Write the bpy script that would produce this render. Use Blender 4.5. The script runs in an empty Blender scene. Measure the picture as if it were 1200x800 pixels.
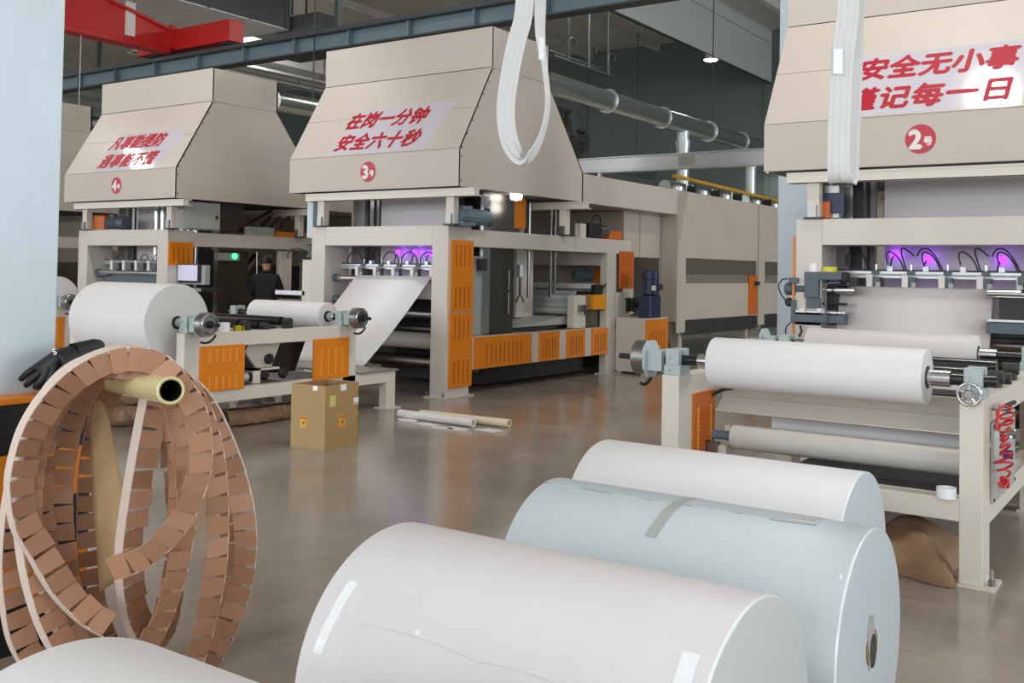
import bpy, bmesh, math, random
from mathutils import Vector, Matrix
random.seed(7)
S = bpy.context.scene
COL = S.collection
PI = math.pi

# ------------------------------------------------------------------ camera
FPX, YAW, ROLL, PPY, PITCH, EYE = 1175.54, .605924, .016875, 285.4, .026684, 1.6
_fw = Vector((-math.sin(YAW), math.cos(YAW), 0)); _r = Vector((math.cos(YAW), math.sin(YAW), 0)); _u = Vector((0, 0, 1))
_f2 = _fw*math.cos(PITCH) + _u*math.sin(PITCH); _u2 = _u*math.cos(PITCH) - _fw*math.sin(PITCH)
_cr, _sr = math.cos(ROLL), math.sin(ROLL)
EYEP = Vector((0, 0, EYE))
cam = bpy.data.cameras.new('camera'); camo = bpy.data.objects.new('camera', cam); COL.objects.link(camo)
cam.sensor_width = 36; cam.lens = FPX/1200*36; cam.shift_y = (PPY-400)/1200; cam.clip_end = 200
_cx = _r*_cr + _u2*_sr          # image x axis in world
_cy = -_r*_sr + _u2*_cr
M = Matrix.Identity(4)
_ix = _r*_cr - _u2*(-_sr)*-1
# image right = cr*r + sr*(-u) rotated: a step along image x is (cr*r + sr*u) in (right, up)
M.col[0][:3] = (_r*_cr + _u2*_sr); M.col[1][:3] = (-_r*_sr + _u2*_cr); M.col[2][:3] = -_f2; M.col[3][:3] = EYEP
camo.matrix_world = M
S.camera = camo

def ray(x, y):
    x -= 600; y -= PPY
    X = _cr*x + _sr*y; Y = -_sr*x + _cr*y
    return _r*(X/FPX) - _u2*(Y/FPX) + _f2
def P(x, y, ax, v):
    d = ray(x, y); k = 'xyz'.index(ax); return EYEP + d*((v-EYEP[k])/d[k])
def D(x, y, depth): return EYEP + ray(x, y)*depth

# ------------------------------------------------------------------ world, lights, exposure
W = bpy.data.worlds.new('world'); S.world = W; W.use_nodes = True
W.node_tree.nodes['Background'].inputs[0].default_value = (.72, .83, 1, 1)
W.node_tree.nodes['Background'].inputs[1].default_value = 1.0
S.view_settings.view_transform = 'Standard'; S.view_settings.look = 'None'
S.view_settings.exposure = -0.18; S.view_settings.gamma = 1
HX0, HX1, HY0, HY1, HZ = -46.0, 13.0, -13.0, 29.2, 9.0     # the hall
def area(name, loc, rot, sx, sy, power, col=(1, 1, 1), shape='RECTANGLE'):
    l = bpy.data.lights.new(name, 'AREA'); l.shape = shape; l.size = sx
    if shape == 'RECTANGLE': l.size_y = sy
    l.energy = power; l.color = col
    o = bpy.data.objects.new(name, l); COL.objects.link(o); o.location = loc; o.rotation_euler = rot; return o
WINX = [-40, -30, -20, -10, 0, 9]                          # centres of the window bays in the wall behind the camera
for i, x in enumerate(WINX):
    area('window_daylight', (x, HY0+.1, 4.6), (PI/2, 0, 0), 7.2, 5.0, 640, (.93, .97, 1))
FILL_WINY = [-8, 2, 12, 22]                                     # unseen window bays added on the right to brighten the +X faces
for y, e in zip(FILL_WINY, (200, 260, 640, 720)):
    area('window_daylight', (HX1-.1, y, 4.6), (0, PI/2, 0), 5.0, 6.4, e, (.92, .96, 1))  # added fill light set in the invented right hand bays
LAMPS = [(x, y, 8.5) for y in (-8.0, 7.92, 18.5) for x in (-31.5, -21.8, -11.4, -2.42, 7.3)]
LAMPS[6] = (-18.2, 8.83, 6.1)                               # hangs low beside the big supply duct
for x, y, z in LAMPS:
    area('high_bay_light', (x, y, z-.13), (0, 0, 0), .5, .5, 170 if z > 7 else 45, (1, .97, .93), 'DISK')

# ------------------------------------------------------------------ materials
def srgb(c):
    if isinstance(c, str): c = [int(c[i:i+2], 16)/255 for i in (0, 2, 4)]
    else: c = [v/255 for v in c]
    return [(v/12.92 if v <= .04045 else ((v+.055)/1.055)**2.4) for v in c]
def mat(name, c, rough=.5, metal=0, var=.06, ns=3.0, bump=0, bs=40, spec=.5, stretch=None, emit=None, es=0, coat=0, trans=0):
    m = bpy.data.materials.new(name); m.use_nodes = True; nt = m.node_tree; n = nt.nodes; L = nt.links
    b = n['Principled BSDF']; c = srgb(c)
    b.inputs['Roughness'].default_value = rough; b.inputs['Metallic'].default_value = metal
    b.inputs['Specular IOR Level'].default_value = spec; b.inputs['Coat Weight'].default_value = coat
    b.inputs['Coat Roughness'].default_value = .08
    tc = n.new('ShaderNodeTexCoord'); mp = n.new('ShaderNodeMapping'); L.new(tc.outputs['Object'], mp.inputs[0])
    if stretch: mp.inputs['Scale'].default_value = stretch
    no = n.new('ShaderNodeTexNoise'); no.inputs['Scale'].default_value = ns; no.inputs['Detail'].default_value = 5
    L.new(mp.outputs[0], no.inputs['Vector'])
    mx = n.new('ShaderNodeMix'); mx.data_type = 'RGBA'; L.new(no.outputs['Fac'], mx.inputs['Factor'])
    mx.inputs['A'].default_value = [max(0, v*(1-var)) for v in c]+[1]; mx.inputs['B'].default_value = [min(1, v*(1+var)) for v in c]+[1]
    L.new(mx.outputs['Result'], b.inputs['Base Color'])
    if bump:
        n2 = n.new('ShaderNodeTexNoise'); n2.inputs['Scale'].default_value = bs; n2.inputs['Detail'].default_value = 3
        L.new(mp.outputs[0], n2.inputs['Vector'])
        bp = n.new('ShaderNodeBump'); bp.inputs['Strength'].default_value = bump; bp.inputs['Distance'].default_value = .01
        L.new(n2.outputs['Fac'], bp.inputs['Height']); L.new(bp.outputs[0], b.inputs['Normal'])
    if emit: b.inputs['Emission Color'].default_value = srgb(emit)+[1]; b.inputs['Emission Strength'].default_value = es
    if trans: b.inputs['Transmission Weight'].default_value = trans
    return m
beige = mat('beige_paint', (212, 205, 196), .32, var=.025, ns=1.5, coat=.15)
cream = mat('cream_paint', (222, 216, 204), .35, var=.025, ns=2)
hoodm = mat('hood_sheet', (205, 195, 184), .46, var=.03, ns=1.2, coat=.0)
ovenm = mat('oven_sheet', (196, 186, 173), .4, var=.03, ns=1.2)
orange = mat('orange_paint', (232, 134, 22), .38, var=.06, ns=4)
orange2 = mat('deep_orange_paint', (206, 104, 30), .4, var=.06, ns=4)
slot = mat('slot_dark', (168, 88, 10), .7)
slotl = mat('slot_pressed', (243, 172, 70), .4)
white = mat('white_paper', (234, 233, 234), .55, var=.012, ns=1.0, bump=.02, bs=6)
greyp = mat('web_paper', (214, 209, 207), .5, var=.012, ns=1.0)
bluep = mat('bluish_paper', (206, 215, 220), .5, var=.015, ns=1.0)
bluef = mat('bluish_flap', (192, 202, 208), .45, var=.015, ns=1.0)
warmp = mat('streaky_paper', (226, 223, 225), .5, var=.025, ns=2.2, stretch=(9, .4, .4))
kraftw = mat('roller_grey', (205, 203, 196), .45, var=.03, ns=4)
core_m = mat('core_board', (150, 112, 80), .8)
chrome = mat('polished_steel', (205, 205, 208), .16, 1, var=.03)
steel = mat('brushed_steel', (150, 150, 148), .33, 1, var=.12, ns=6, stretch=(1, 1, 12))
steeld = mat('dull_stainless', (118, 114, 106), .38, 1, var=.12, ns=3)
alum = mat('aluminium', (214, 218, 222), .35, .7, var=.03)
galv = mat('galvanised_duct', (206, 212, 213), .28, .55, var=.12, ns=8)
pipe_m = mat('spiral_pipe', (176, 184, 180), .24, .9, var=.12, ns=5)
colm = mat('pale_blue_column', (200, 213, 222), .4, .1, var=.13, ns=6, stretch=(1, 1, .35))
black = mat('black_rubber', (26, 27, 29), .5, var=.1)
blackg = mat('black_roller', (30, 29, 31), .25, var=.1)
dark = mat('dark_interior', (52, 51, 49), .6, var=.12)
dgrey = mat('grey_blue_casting', (86, 98, 108), .42, var=.06, bump=.05)
mgrey = mat('light_grey_green', (178, 192, 192), .4, var=.04)
motor_m = mat('motor_blue_grey', (104, 124, 136), .45, var=.08)
motorb = mat('motor_navy', (40, 54, 82), .4, var=.08)
cab = mat('cabinet_grey', (176, 178, 174), .4, var=.03)
red = mat('crane_red', (205, 40, 38), .4, var=.06, ns=2)
runway = mat('runway_blue_grey', (112, 132, 142), .5, var=.05)
rail_m = mat('rail_dark', (74, 80, 80), .5, .3, var=.1)
kraft = mat('kraft_paper', (156, 124, 96), .75, var=.10, ns=4, bump=.15, bs=12)
kraftl = mat('kraft_light', (205, 172, 128), .7, var=.08, ns=4, bump=.1, bs=10)
tabm = [mat('edge_board_'+n, c, .7, var=.05, ns=5) for n, c in (('tan', (186, 142, 114)), ('fawn', (178, 132, 102)), ('brown', (166, 122, 94)))]
bandw = mat('edge_board_white', (220, 203, 192), .6, var=.03)
carton = mat('carton_board', (178, 146, 96), .5, var=.08, ns=3, bump=.08, bs=8, coat=.25)
cartond = mat('carton_inside', (160, 118, 84), .75, var=.06)
filmy = mat('yellow_film', (226, 214, 160), .28, var=.10, ns=9, stretch=(8, 8, 1), bump=.25, bs=14, coat=.5)
webbing = mat('sling_webbing', (226, 227, 227), .7, var=.05, ns=18, bump=.3, bs=160)
webbing2 = mat('sling_stitch', (176, 178, 178), .7)
redtxt = mat('red_letters', (182, 14, 44), .5, spec=.3, var=.02)
redbadge = mat('red_badge', (196, 52, 74), .4, var=.02)
whitetxt = mat('white_letters', (240, 236, 232), .4, var=.01)
film = mat('sign_film', (208, 204, 212), .09, var=.01, coat=.0, spec=.45)
tape_w = mat('white_tape', (248, 251, 255), .12, var=.01, coat=.6)
tape_g = mat('grey_tape', (176, 181, 178), .3, var=.03)
tape_y = mat('yellow_tape', (226, 214, 60), .35, var=.04)
ink = mat('ink', (58, 58, 64), .7)
uv = mat('uv_lens', (150, 60, 250), .3, emit=(140, 50, 255), es=3.2)
hose_r = mat('red_hose', (206, 32, 42), .3)
lampm = mat('lamp_lens', (255, 252, 244), .3, emit=(255, 250, 240), es=14)
greenled = mat('green_led', (60, 220, 130), .3, emit=(50, 235, 120), es=6)
screen = mat('lit_screen', (190, 186, 206), .2, emit=(206, 200, 226), es=.45)
skin = mat('skin', (196, 146, 118), .55, var=.04)
cloth = mat('black_jacket', (24, 25, 29), .85, var=.15, bump=.1, bs=30)
hair = mat('black_hair', (18, 17, 17), .5, var=.2, bump=.3, bs=90)
trouser = mat('dark_trousers', (34, 38, 50), .85, var=.1)
gas = mat('yellow_gas_pipe', (206, 160, 48), .4, var=.06)
wallg = mat('wall_green_grey', (92, 104, 102), .75, var=.05, ns=.6)
wallp = mat('wall_pale', (206, 210, 208), .7, var=.03, ns=.5)
ceilm = mat('ceiling_sheet', (206, 205, 198), .6, var=.06, ns=.7)
silverp = mat('silver_panel', (246, 246, 244), .4, 0, var=.06, ns=2)
fasciam = mat('smoke_curtain', (190, 194, 194), .6, var=.04, ns=.8)
ductg = mat('dark_duct', (96, 102, 100), .55, .2, var=.08, ns=2)
plate = mat('checker_plate', (168, 166, 160), .4, .6, var=.08, bump=.5, bs=60)
navyb = mat('blue_cap', (40, 60, 150), .4)
def roll_end(name, c):
    m = bpy.data.materials.new(name); m.use_nodes = True; nt = m.node_tree; n = nt.nodes; L = nt.links; b = n['Principled BSDF']
    b.inputs['Roughness'].default_value = .62; c = srgb(c)
    tc = n.new('ShaderNodeTexCoord'); mp = n.new('ShaderNodeMapping'); mp.inputs['Scale'].default_value = (0, 1, 1); L.new(tc.outputs['Object'], mp.inputs[0])
    w = n.new('ShaderNodeTexWave'); w.wave_type = 'RINGS'; w.rings_direction = 'SPHERICAL'; w.inputs['Scale'].default_value = 55; w.inputs['Distortion'].default_value = .6
    w2 = n.new('ShaderNodeTexNoise'); w2.inputs['Scale'].default_value = 4
    L.new(mp.outputs[0], w.inputs['Vector']); L.new(mp.outputs[0], w2.inputs['Vector'])
    mx = n.new('ShaderNodeMix'); mx.data_type = 'RGBA'; L.new(w.outputs['Fac'], mx.inputs['Factor'])
    mx.inputs['A'].default_value = [v*.965 for v in c]+[1]; mx.inputs['B'].default_value = c+[1]
    L.new(mx.outputs['Result'], b.inputs['Base Color'])
    return m
end_blue = roll_end('roll_end_blue', (194, 204, 209)); end_green = roll_end('roll_end_green', (204, 211, 206)); end_grey = roll_end('roll_end_grey', (214, 214, 212))
def floor_mat():
    m = bpy.data.materials.new('polished_concrete'); m.use_nodes = True; nt = m.node_tree; n = nt.nodes; L = nt.links; b = n['Principled BSDF']
    tc = n.new('ShaderNodeTexCoord')
    a = n.new('ShaderNodeTexNoise'); a.inputs['Scale'].default_value = .9; a.inputs['Detail'].default_value = 8; a.inputs['Roughness'].default_value = .65
    c = n.new('ShaderNodeTexNoise'); c.inputs['Scale'].default_value = 14; c.inputs['Detail'].default_value = 6
    for q in (a, c): L.new(tc.outputs['Object'], q.inputs['Vector'])
    r = n.new('ShaderNodeValToRGB'); r.color_ramp.elements[0].position = .3; r.color_ramp.elements[1].position = .72
    r.color_ramp.elements[0].color = srgb((146, 134, 122))+[1]; r.color_ramp.elements[1].color = srgb((172, 161, 149))+[1]
    L.new(a.outputs['Fac'], r.inputs[0])
    mx = n.new('ShaderNodeMix'); mx.data_type = 'RGBA'; mx.blend_type = 'OVERLAY'; mx.inputs['Factor'].default_value = .18
    L.new(r.outputs[0], mx.inputs['A']); L.new(c.outputs['Color'], mx.inputs['B']); L.new(mx.outputs['Result'], b.inputs['Base Color'])
    rr = n.new('ShaderNodeMapRange'); rr.inputs['To Min'].default_value = .09; rr.inputs['To Max'].default_value = .26
    L.new(a.outputs['Fac'], rr.inputs['Value']); L.new(rr.outputs[0], b.inputs['Roughness'])
    b.inputs['Specular IOR Level'].default_value = .5
    return m
floorm = floor_mat()

# ------------------------------------------------------------------ mesh helpers
ORG = {}
class MB:
    def __init__(s): s.v = []; s.f = []; s.mi = []; s.k = 0
    def add(s, v, f):
        o = len(s.v); s.v += [Vector(p) for p in v]; s.f += [tuple(i+o for i in q) for q in f]; s.mi += [s.k]*len(f); return s
    def box(s, x0, x1, y0, y1, z0, z1):
        x0, x1 = min(x0, x1), max(x0, x1); y0, y1 = min(y0, y1), max(y0, y1); z0, z1 = min(z0, z1), max(z0, z1)
        v = [(x, y, z) for z in (z0, z1) for y in (y0, y1) for x in (x0, x1)]
        return s.add(v, [(0, 2, 3, 1), (4, 5, 7, 6), (0, 1, 5, 4), (2, 6, 7, 3), (0, 4, 6, 2), (1, 3, 7, 5)])
    def prism(s, pts, ax, a0, a1):
        # pts: 2D profile in the two remaining axes (in xyz order), extruded along ax
        k = 'xyz'.index(ax); n = len(pts); v = []
        for a in (a0, a1):
            for p in pts:
                q = list(p); q.insert(k, a); v.append(q)
        f = [tuple(range(n)), tuple(range(2*n-1, n-1, -1))] + [(i, i+n, (i+1) % n+n, (i+1) % n) for i in range(n)]
        return s.add(v, f)
    def cyl(s, p0, p1, r, seg=20, r1=None, cap=True):
        p0, p1 = Vector(p0), Vector(p1); r1 = r if r1 is None else r1
        d = (p1-p0).normalized(); a = d.orthogonal().normalized(); b = d.cross(a)
        v = [p+(a*math.cos(2*PI*i/seg)+b*math.sin(2*PI*i/seg))*q for p, q in ((p0, r), (p1, r1)) for i in range(seg)]
        f = [(i, (i+1) % seg, (i+1) % seg+seg, i+seg) for i in range(seg)]
        if cap: f += [tuple(range(seg-1, -1, -1)), tuple(range(seg, 2*seg))]
        return s.add(v, f)
    def tube(s, p0, p1, r, ri, seg=24):      # hollow
        p0, p1 = Vector(p0), Vector(p1); d = (p1-p0).normalized(); a = d.orthogonal().normalized(); b = d.cross(a)
        ring = lambda p, q: [p+(a*math.cos(2*PI*i/seg)+b*math.sin(2*PI*i/seg))*q for i in range(seg)]
        v = ring(p0, r)+ring(p1, r)+ring(p1, ri)+ring(p0, ri); f = []
        for k in range(4):
            for i in range(seg): f.append((k*seg+i, k*seg+(i+1) % seg, ((k+1) % 4)*seg+(i+1) % seg, ((k+1) % 4)*seg+i))
        return s.add(v, f)
    def path(s, pts, r, seg=8, closed=False):
        pts = [Vector(p) for p in pts]; n = len(pts); v = []; a = None
        for i, p in enumerate(pts):
            t = (pts[(i+1) % n]-pts[i-1]) if closed else (pts[min(i+1, n-1)]-pts[max(i-1, 0)])
            t.normalize()
            if a is None: a = t.orthogonal().normalized()
            a = (a-t*a.dot(t)).normalized(); b = t.cross(a)
            v += [p+(a*math.cos(2*PI*k/seg)+b*math.sin(2*PI*k/seg))*r for k in range(seg)]
        f = []
        for i in range(n if closed else n-1):
            j = (i+1) % n
            for k in range(seg): f.append((i*seg+k, i*seg+(k+1) % seg, j*seg+(k+1) % seg, j*seg+k))
        if not closed: f += [tuple(range(seg-1, -1, -1)), tuple(range((n-1)*seg, n*seg))]
        return s.add(v, f)
    def torus(s, c, axis, R, r, seg=32, m=8):
        c = Vector(c); d = Vector(axis).normalized(); a = d.orthogonal().normalized(); b = d.cross(a)
        return s.path([c+(a*math.cos(2*PI*i/seg)+b*math.sin(2*PI*i/seg))*R for i in range(seg)], r, m, True)
    def shell(s, xa, xb, Y, z, R, a0, a1, th=.0015, n=16):   # curved strip lying on a cylinder that runs along x; xa/xb may be (at a0, at a1)
        xa = xa if isinstance(xa, tuple) else (xa, xa); xb = xb if isinstance(xb, tuple) else (xb, xb)
        v = []
        for i in range(n+1):
            t = i/n; A = a0+(a1-a0)*t
            for q in (R+th, R-.002):
                for X in (xa[0]+(xa[1]-xa[0])*t, xb[0]+(xb[1]-xb[0])*t): v.append((X, Y+q*math.cos(A), z+q*math.sin(A)))
        f = []
        for i in range(n):
            o = i*4; p = o+4
            f += [(o, o+1, p+1, p), (o+2, p+2, p+3, o+3), (o, p, p+2, o+2), (o+1, o+3, p+3, p+1)]
        f += [(0, 2, 3, 1), (n*4, n*4+1, n*4+3, n*4+2)]
        return s.add(v, f)
    def lathe(s, prof, c, axis, seg=32):   # prof: (distance along axis, radius)
        c = Vector(c); d = Vector(axis).normalized(); a = d.orthogonal().normalized(); b = d.cross(a); v = []; f = []
        for h, q in prof: v += [c+d*h+(a*math.cos(2*PI*i/seg)+b*math.sin(2*PI*i/seg))*q for i in range(seg)]
        for k in range(len(prof)-1):
            for i in range(seg): f.append((k*seg+i, k*seg+(i+1) % seg, (k+1)*seg+(i+1) % seg, (k+1)*seg+i))
        f += [tuple(range(seg-1, -1, -1)), tuple(range((len(prof)-1)*seg, len(prof)*seg))]
        return s.add(v, f)
    def mesh(s, name, mats, o):
        me = bpy.data.meshes.new(name); me.from_pydata([p-o for p in s.v], [], s.f)
        for m in (mats if isinstance(mats, (list, tuple)) else [mats]): me.materials.append(m)
        for p, k in zip(me.polygons, s.mi): p.material_index = k
        bm = bmesh.new(); bm.from_mesh(me); bmesh.ops.recalc_face_normals(bm, faces=bm.faces); bm.to_mesh(me); bm.free()
        return me
    def build(s, name, mats, parent=None, o=None, bevel=0, smooth=0, kind=None):
        if o is None:
            if parent is not None: o = ORG[parent]
            else:
                o = Vector(((min(p.x for p in s.v)+max(p.x for p in s.v))/2, (min(p.y for p in s.v)+max(p.y for p in s.v))/2, min(p.z for p in s.v)))
        o = Vector(o); me = s.mesh(name, mats, o); ob = bpy.data.objects.new(name, me); COL.objects.link(ob)
        if parent is not None: ob.parent = parent; ob.location = o-ORG[parent]
        else: ob.location = o
        ORG[ob] = o
        if smooth:
            for p in me.polygons: p.use_smooth = True
            me.set_sharp_from_angle(angle=math.radians(smooth))
        if bevel:
            m = ob.modifiers.new('bevel', 'BEVEL'); m.width = bevel; m.segments = 2; m.limit_method = 'ANGLE'; m.angle_limit = math.radians(40)
        if kind: ob['kind'] = kind
        return ob
def tag(o, label, cat, group=None):
    o['label'] = label; o['category'] = cat
    if group: o['group'] = group
    return o
def thing(name, loc, label, cat, group=None):
    o = bpy.data.objects.new(name, None); COL.objects.link(o); o.location = loc; o.empty_display_size = .1; ORG[o] = Vector(loc)
    return tag(o, label, cat, group)
def inst(name, me, parent, mtx):
    o = bpy.data.objects.new(name, me); COL.objects.link(o); o.parent = parent
    o.matrix_local = Matrix.Translation(-ORG[parent]) @ mtx; return o
def bx(*a): return MB().box(*a)
def fx(x, a, b, d=.03):      # box whose +X face lies on plane x, spanned by two pixels of the photograph; goes back by d
    p, q = P(*a, 'x', x), P(*b, 'x', x); return MB().box(x-d, x, p.y, q.y, q.z, p.z)
def fy(y, a, b, d=.03):      # the same for a -Y face
    p, q = P(*a, 'y', y), P(*b, 'y', y); return MB().box(p.x, q.x, y, y+d, q.z, p.z)
def arc(c, a, b, r, t0, t1, n=14):
    c, a, b = Vector(c), Vector(a), Vector(b)
    return [c+a*(r*math.cos(t0+(t1-t0)*i/n))+b*(r*math.sin(t0+(t1-t0)*i/n)) for i in range(n+1)]
def bez(p0, p1, p2, p3, n=14):
    p0, p1, p2, p3 = map(Vector, (p0, p1, p2, p3))
    return [p0*(1-t)**3+p1*3*t*(1-t)**2+p2*3*t*t*(1-t)+p3*t**3 for t in [i/n for i in range(n+1)]]
def text(name, s, parent, m, c, right, up, size, shear=0, bold=0, align='LEFT', depth=.002):
    cu = bpy.data.curves.new(name, 'FONT'); cu.body = s; cu.size = size; cu.shear = shear; cu.align_x = align; cu.align_y = 'BOTTOM_BASELINE'; cu.extrude = depth
    t = bpy.data.objects.new(name, cu); COL.objects.link(t)
    dg = bpy.context.evaluated_depsgraph_get(); me = bpy.data.meshes.new_from_object(t.evaluated_get(dg)); bpy.data.objects.remove(t); bpy.data.curves.remove(cu)
    right, up = Vector(right).normalized(), Vector(up).normalized(); nn = right.cross(up)
    mm = Matrix.Identity(4)
    for k, q in enumerate((right, up, nn, Vector(c)-ORG[parent])): mm.col[k][:3] = q
    if bold:
        k = len(me.vertices); vs = [v.co.copy() for v in me.vertices]; fs = [tuple(p.vertices) for p in me.polygons]; V_ = []; F_ = []
        for q, (dx, dy) in enumerate(((0, 0), (-1, 0), (1, 0), (0, 1), (0, -1))):
            F_ += [tuple(i+k*q for i in f) for f in fs]; V_ += [v+Vector((dx*bold, dy*bold, .0002*q)) for v in vs]
        me = bpy.data.meshes.new(name); me.from_pydata(V_, [], F_)
    me.transform(mm); me.materials.clear(); me.materials.append(m)
    o = bpy.data.objects.new(name, me); COL.objects.link(o); o.parent = parent; ORG[o] = ORG[parent]; return o, me

# ------------------------------------------------------------------ the hall
def struct(o): o['kind'] = 'structure'; return o
struct(bx(HX0, HX1, HY0, HY1, -.2, 0).build('floor', floorm, o=(0, 0, 0)))
ceil = struct(bx(HX0, HX1, HY0, HY1, HZ, HZ+.2).build('ceiling', ceilm, o=(0, 0, HZ)))
pm = bx(-.09, .09, HY0+.2, HY1, -.22, 0).mesh('purlin', ceilm, Vector((0, 0, 0)))
for i in range(24):
    inst('purlin', pm, ceil, Matrix.Translation((HX0+1.4+i*2.5, 0, HZ)))
wb = struct(bx(HX0, HX1, HY1, HY1+.2, 0, HZ).build('wall_back', wallg))
for i in range(9): bx(HX0+3+i*6.4, HX0+3.18+i*6.4, HY1-.06, HY1, 0, HZ).build('wall_post', wallg, wb)
bx(HX0, HX1, HY1-.09, HY1, 5.3, 5.5).build('wall_rail', wallg, wb)
struct(bx(HX0-.2, HX0, HY0, HY1, 0, HZ).build('wall_left', wallp))
wr_ = MB(); ed_ = [HY0]
for y in FILL_WINY: ed_ += [y-3.2, y+3.2]
ed_.append(HY1)
for i in range(0, len(ed_), 2): wr_.box(HX1, HX1+.2, ed_[i], ed_[i+1], 0, HZ)
for y in FILL_WINY: wr_.box(HX1, HX1+.2, y-3.2, y+3.2, 0, 2.1).box(HX1, HX1+.2, y-3.2, y+3.2, 7.1, HZ)
struct(wr_.build('wall_right', wallp))
for i, y in enumerate(FILL_WINY):
    fr = MB()
    for k in range(4): fr.box(HX1+.04, HX1+.16, y-3.2+k*2.1, y-3.1+k*2.1, 2.1, 7.1)
    for z in (2.1, 4.55, 7.0): fr.box(HX1+.04, HX1+.16, y-3.2, y+3.2, z, z+.1)
    struct(fr.build('window_%d' % (i+7), alum))  # unseen right hand windows, added to hold the fill light
wf = MB(); edges = [HX0]
for x in WINX: edges += [x-3.6, x+3.6]
edges.append(HX1)
for i in range(0, len(edges), 2): wf.box(edges[i], edges[i+1], HY0-.2, HY0, 0, HZ)
for x in WINX: wf.box(x-3.6, x+3.6, HY0-.2, HY0, 0, 2.1).box(x-3.6, x+3.6, HY0-.2, HY0, 7.1, HZ)
struct(wf.build('wall_front', wallp))
for i, x in enumerate(WINX):
    fr = MB()
    for k in range(4): fr.box(x-3.6+k*2.367, x-3.5+k*2.367, HY0-.16, HY0-.04, 2.1, 7.1)
    for z in (2.1, 4.55, 7.0): fr.box(x-3.6, x+3.6, HY0-.16, HY0-.04, z, z+.1)
    struct(fr.build('window_%d' % (i+1), alum))

# building columns
c1 = thing('steel_column', (-4.33, 2.22, 0), 'pale blue painted steel building column rising out of a black and orange guard', 'column')
bx(-4.55, -4.1, 1.98, 2.46, 0, HZ).build('shaft', colm, c1, bevel=.006)
bx(-4.556, -4.094, 1.974, 2.466, 4.4, 4.5).build('splice_plate', colm, c1)
p = P(912, 220, 'y', 13.0); q = P(937, 220, 'y', 13.0)
c2 = thing('steel_column', (-4.5, 13.2, 0), 'pale blue steel building column behind the hood numbered two', 'column')
bx(p.x, p.x+.42, 13.0, 13.42, 0, HZ).build('shaft', colm, c2, bevel=.006)
bx(p.x-.004, p.x+.424, 12.994, 13.426, 2.42, 2.5).build('splice_plate', colm, c2)
# striped guard round the near column
gd = thing('column_guard', (-4.33, 2.23, 0), 'black and orange striped box guard round the foot of the pale column', 'guard')
zt = 1.05; nb = 5
for k in range(nb):
    z0 = zt-.03-(k+1)*.205; z0 = max(z0, 0); z1 = zt-.03-k*.205
    m = MB().box(-4.65, -4.0, 1.88, 2.575, z0, z1)
    m.build('orange_band' if k % 2 else 'black_band', orange if k % 2 else black, gd)
bx(-4.66, -3.99, 1.87, 2.585, zt-.03, zt).build('top_rim', orange, gd, bevel=.005)

# crane runway, crane girder
RY = 14.0
rw = thing('crane_runway_beam', (-16, RY, 5.83), 'long blue grey steel crane runway beam with dark rail on top', 'beam')
bx(HX0, HX1, RY-.15, RY+.15, 5.83, 5.86).build('bottom_flange', rail_m, rw)
bx(HX0, HX1, RY-.015, RY+.015, 5.86, 6.19).build('web', runway, rw)
bx(HX0, HX1, RY-.17, RY+.17, 6.19, 6.22).build('top_flange', runway, rw)
bx(HX0, HX1, RY-.03, RY+.03, 6.22, 6.29).build('rail', rail_m, rw)
bx(HX0, HX1, RY-.22, RY-.18, 6.14, 6.2).build('conductor_bar', rail_m, rw)
sm = bx(-.02, .02, RY-.15, RY-.012, 5.86, 6.19).mesh('stiffener', runway, Vector((0, 0, 0)))
for i in range(38): inst('stiffener', sm, rw, Matrix.Translation((-45+i*1.5, 0, 0)))
for x in (-40.0, -29.6, -22.0, -14.0, 4.0): bx(x-.05, x+.05, RY+.03, RY+.13, 6.22, HZ).build('hanger', rail_m, rw)
cr = thing('overhead_crane', (-18.8, 6.0, 6.2), 'red overhead crane girder with end carriage on the runway beam', 'crane')
gx = -18.75
b1, b2, t1 = P(72, 36, 'x', gx), P(192, 60, 'x', gx), P(125, 0, 'x', gx)
zb = (b1.z+b2.z)/2; ztop = zb+1.02
ye = 13.7; yt = P(218, 38, 'x', gx).y
m = MB(); m.prism([(-10.5, zb+.1), (ye, zb+.1), (ye, zb+.5), (ye-2.6, ztop), (-10.5, ztop)], 'x', gx-.24, gx-.03).build('girder_web', red, cr)
bx(gx-.32, gx+.06, -10.5, ye, zb, zb+.1).build('bottom_flange', red, cr, bevel=.01)
MB().prism([(-10.5, ztop), (ye-2.6, ztop), (ye, zb+.5), (ye, zb+.56), (ye-2.58, ztop+.06), (-10.5, ztop+.06)], 'x', gx-.32, gx+.06).build('top_flange', red, cr)
a, b = P(219, 37, 'y', RY-.2), P(268, 58, 'y', RY-.2)
bx(gx-1.3, b.x, RY-.2, RY+.2, 6.33, 6.33+.46).build('end_carriage', red, cr, bevel=.012)
bx(b.x-.35, b.x-.05, RY-.12, RY+.12, 6.29, 6.36).build('wheel_box', dark, cr); bx(gx-1.0, gx-.7, RY-.12, RY+.12, 6.29, 6.36).build('wheel_box', dark, cr)
bx(gx-.35, gx+.1, ye-.02, RY-.19, 6.35, zb+.62 if zb+.62 > 6.4 else 6.7).build('connection_plate', red, cr)
bm_ = bx(-.012, .012, -.02, .02, -.02, .02).mesh('bolt', red, Vector((0, 0, 0)))
for k in range(3): inst('bolt', bm_, cr, Matrix.Translation((gx+.1, ye+.06, 6.48+k*.1)))
pa, pb = P(154, 10, 'x', gx), P(163, 33, 'x', gx)
bx(gx-.03, gx-.022, pa.y-.12, pa.y+.12, zb+.2, ztop-.1).build('white_stripe', whitetxt, cr)

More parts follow.
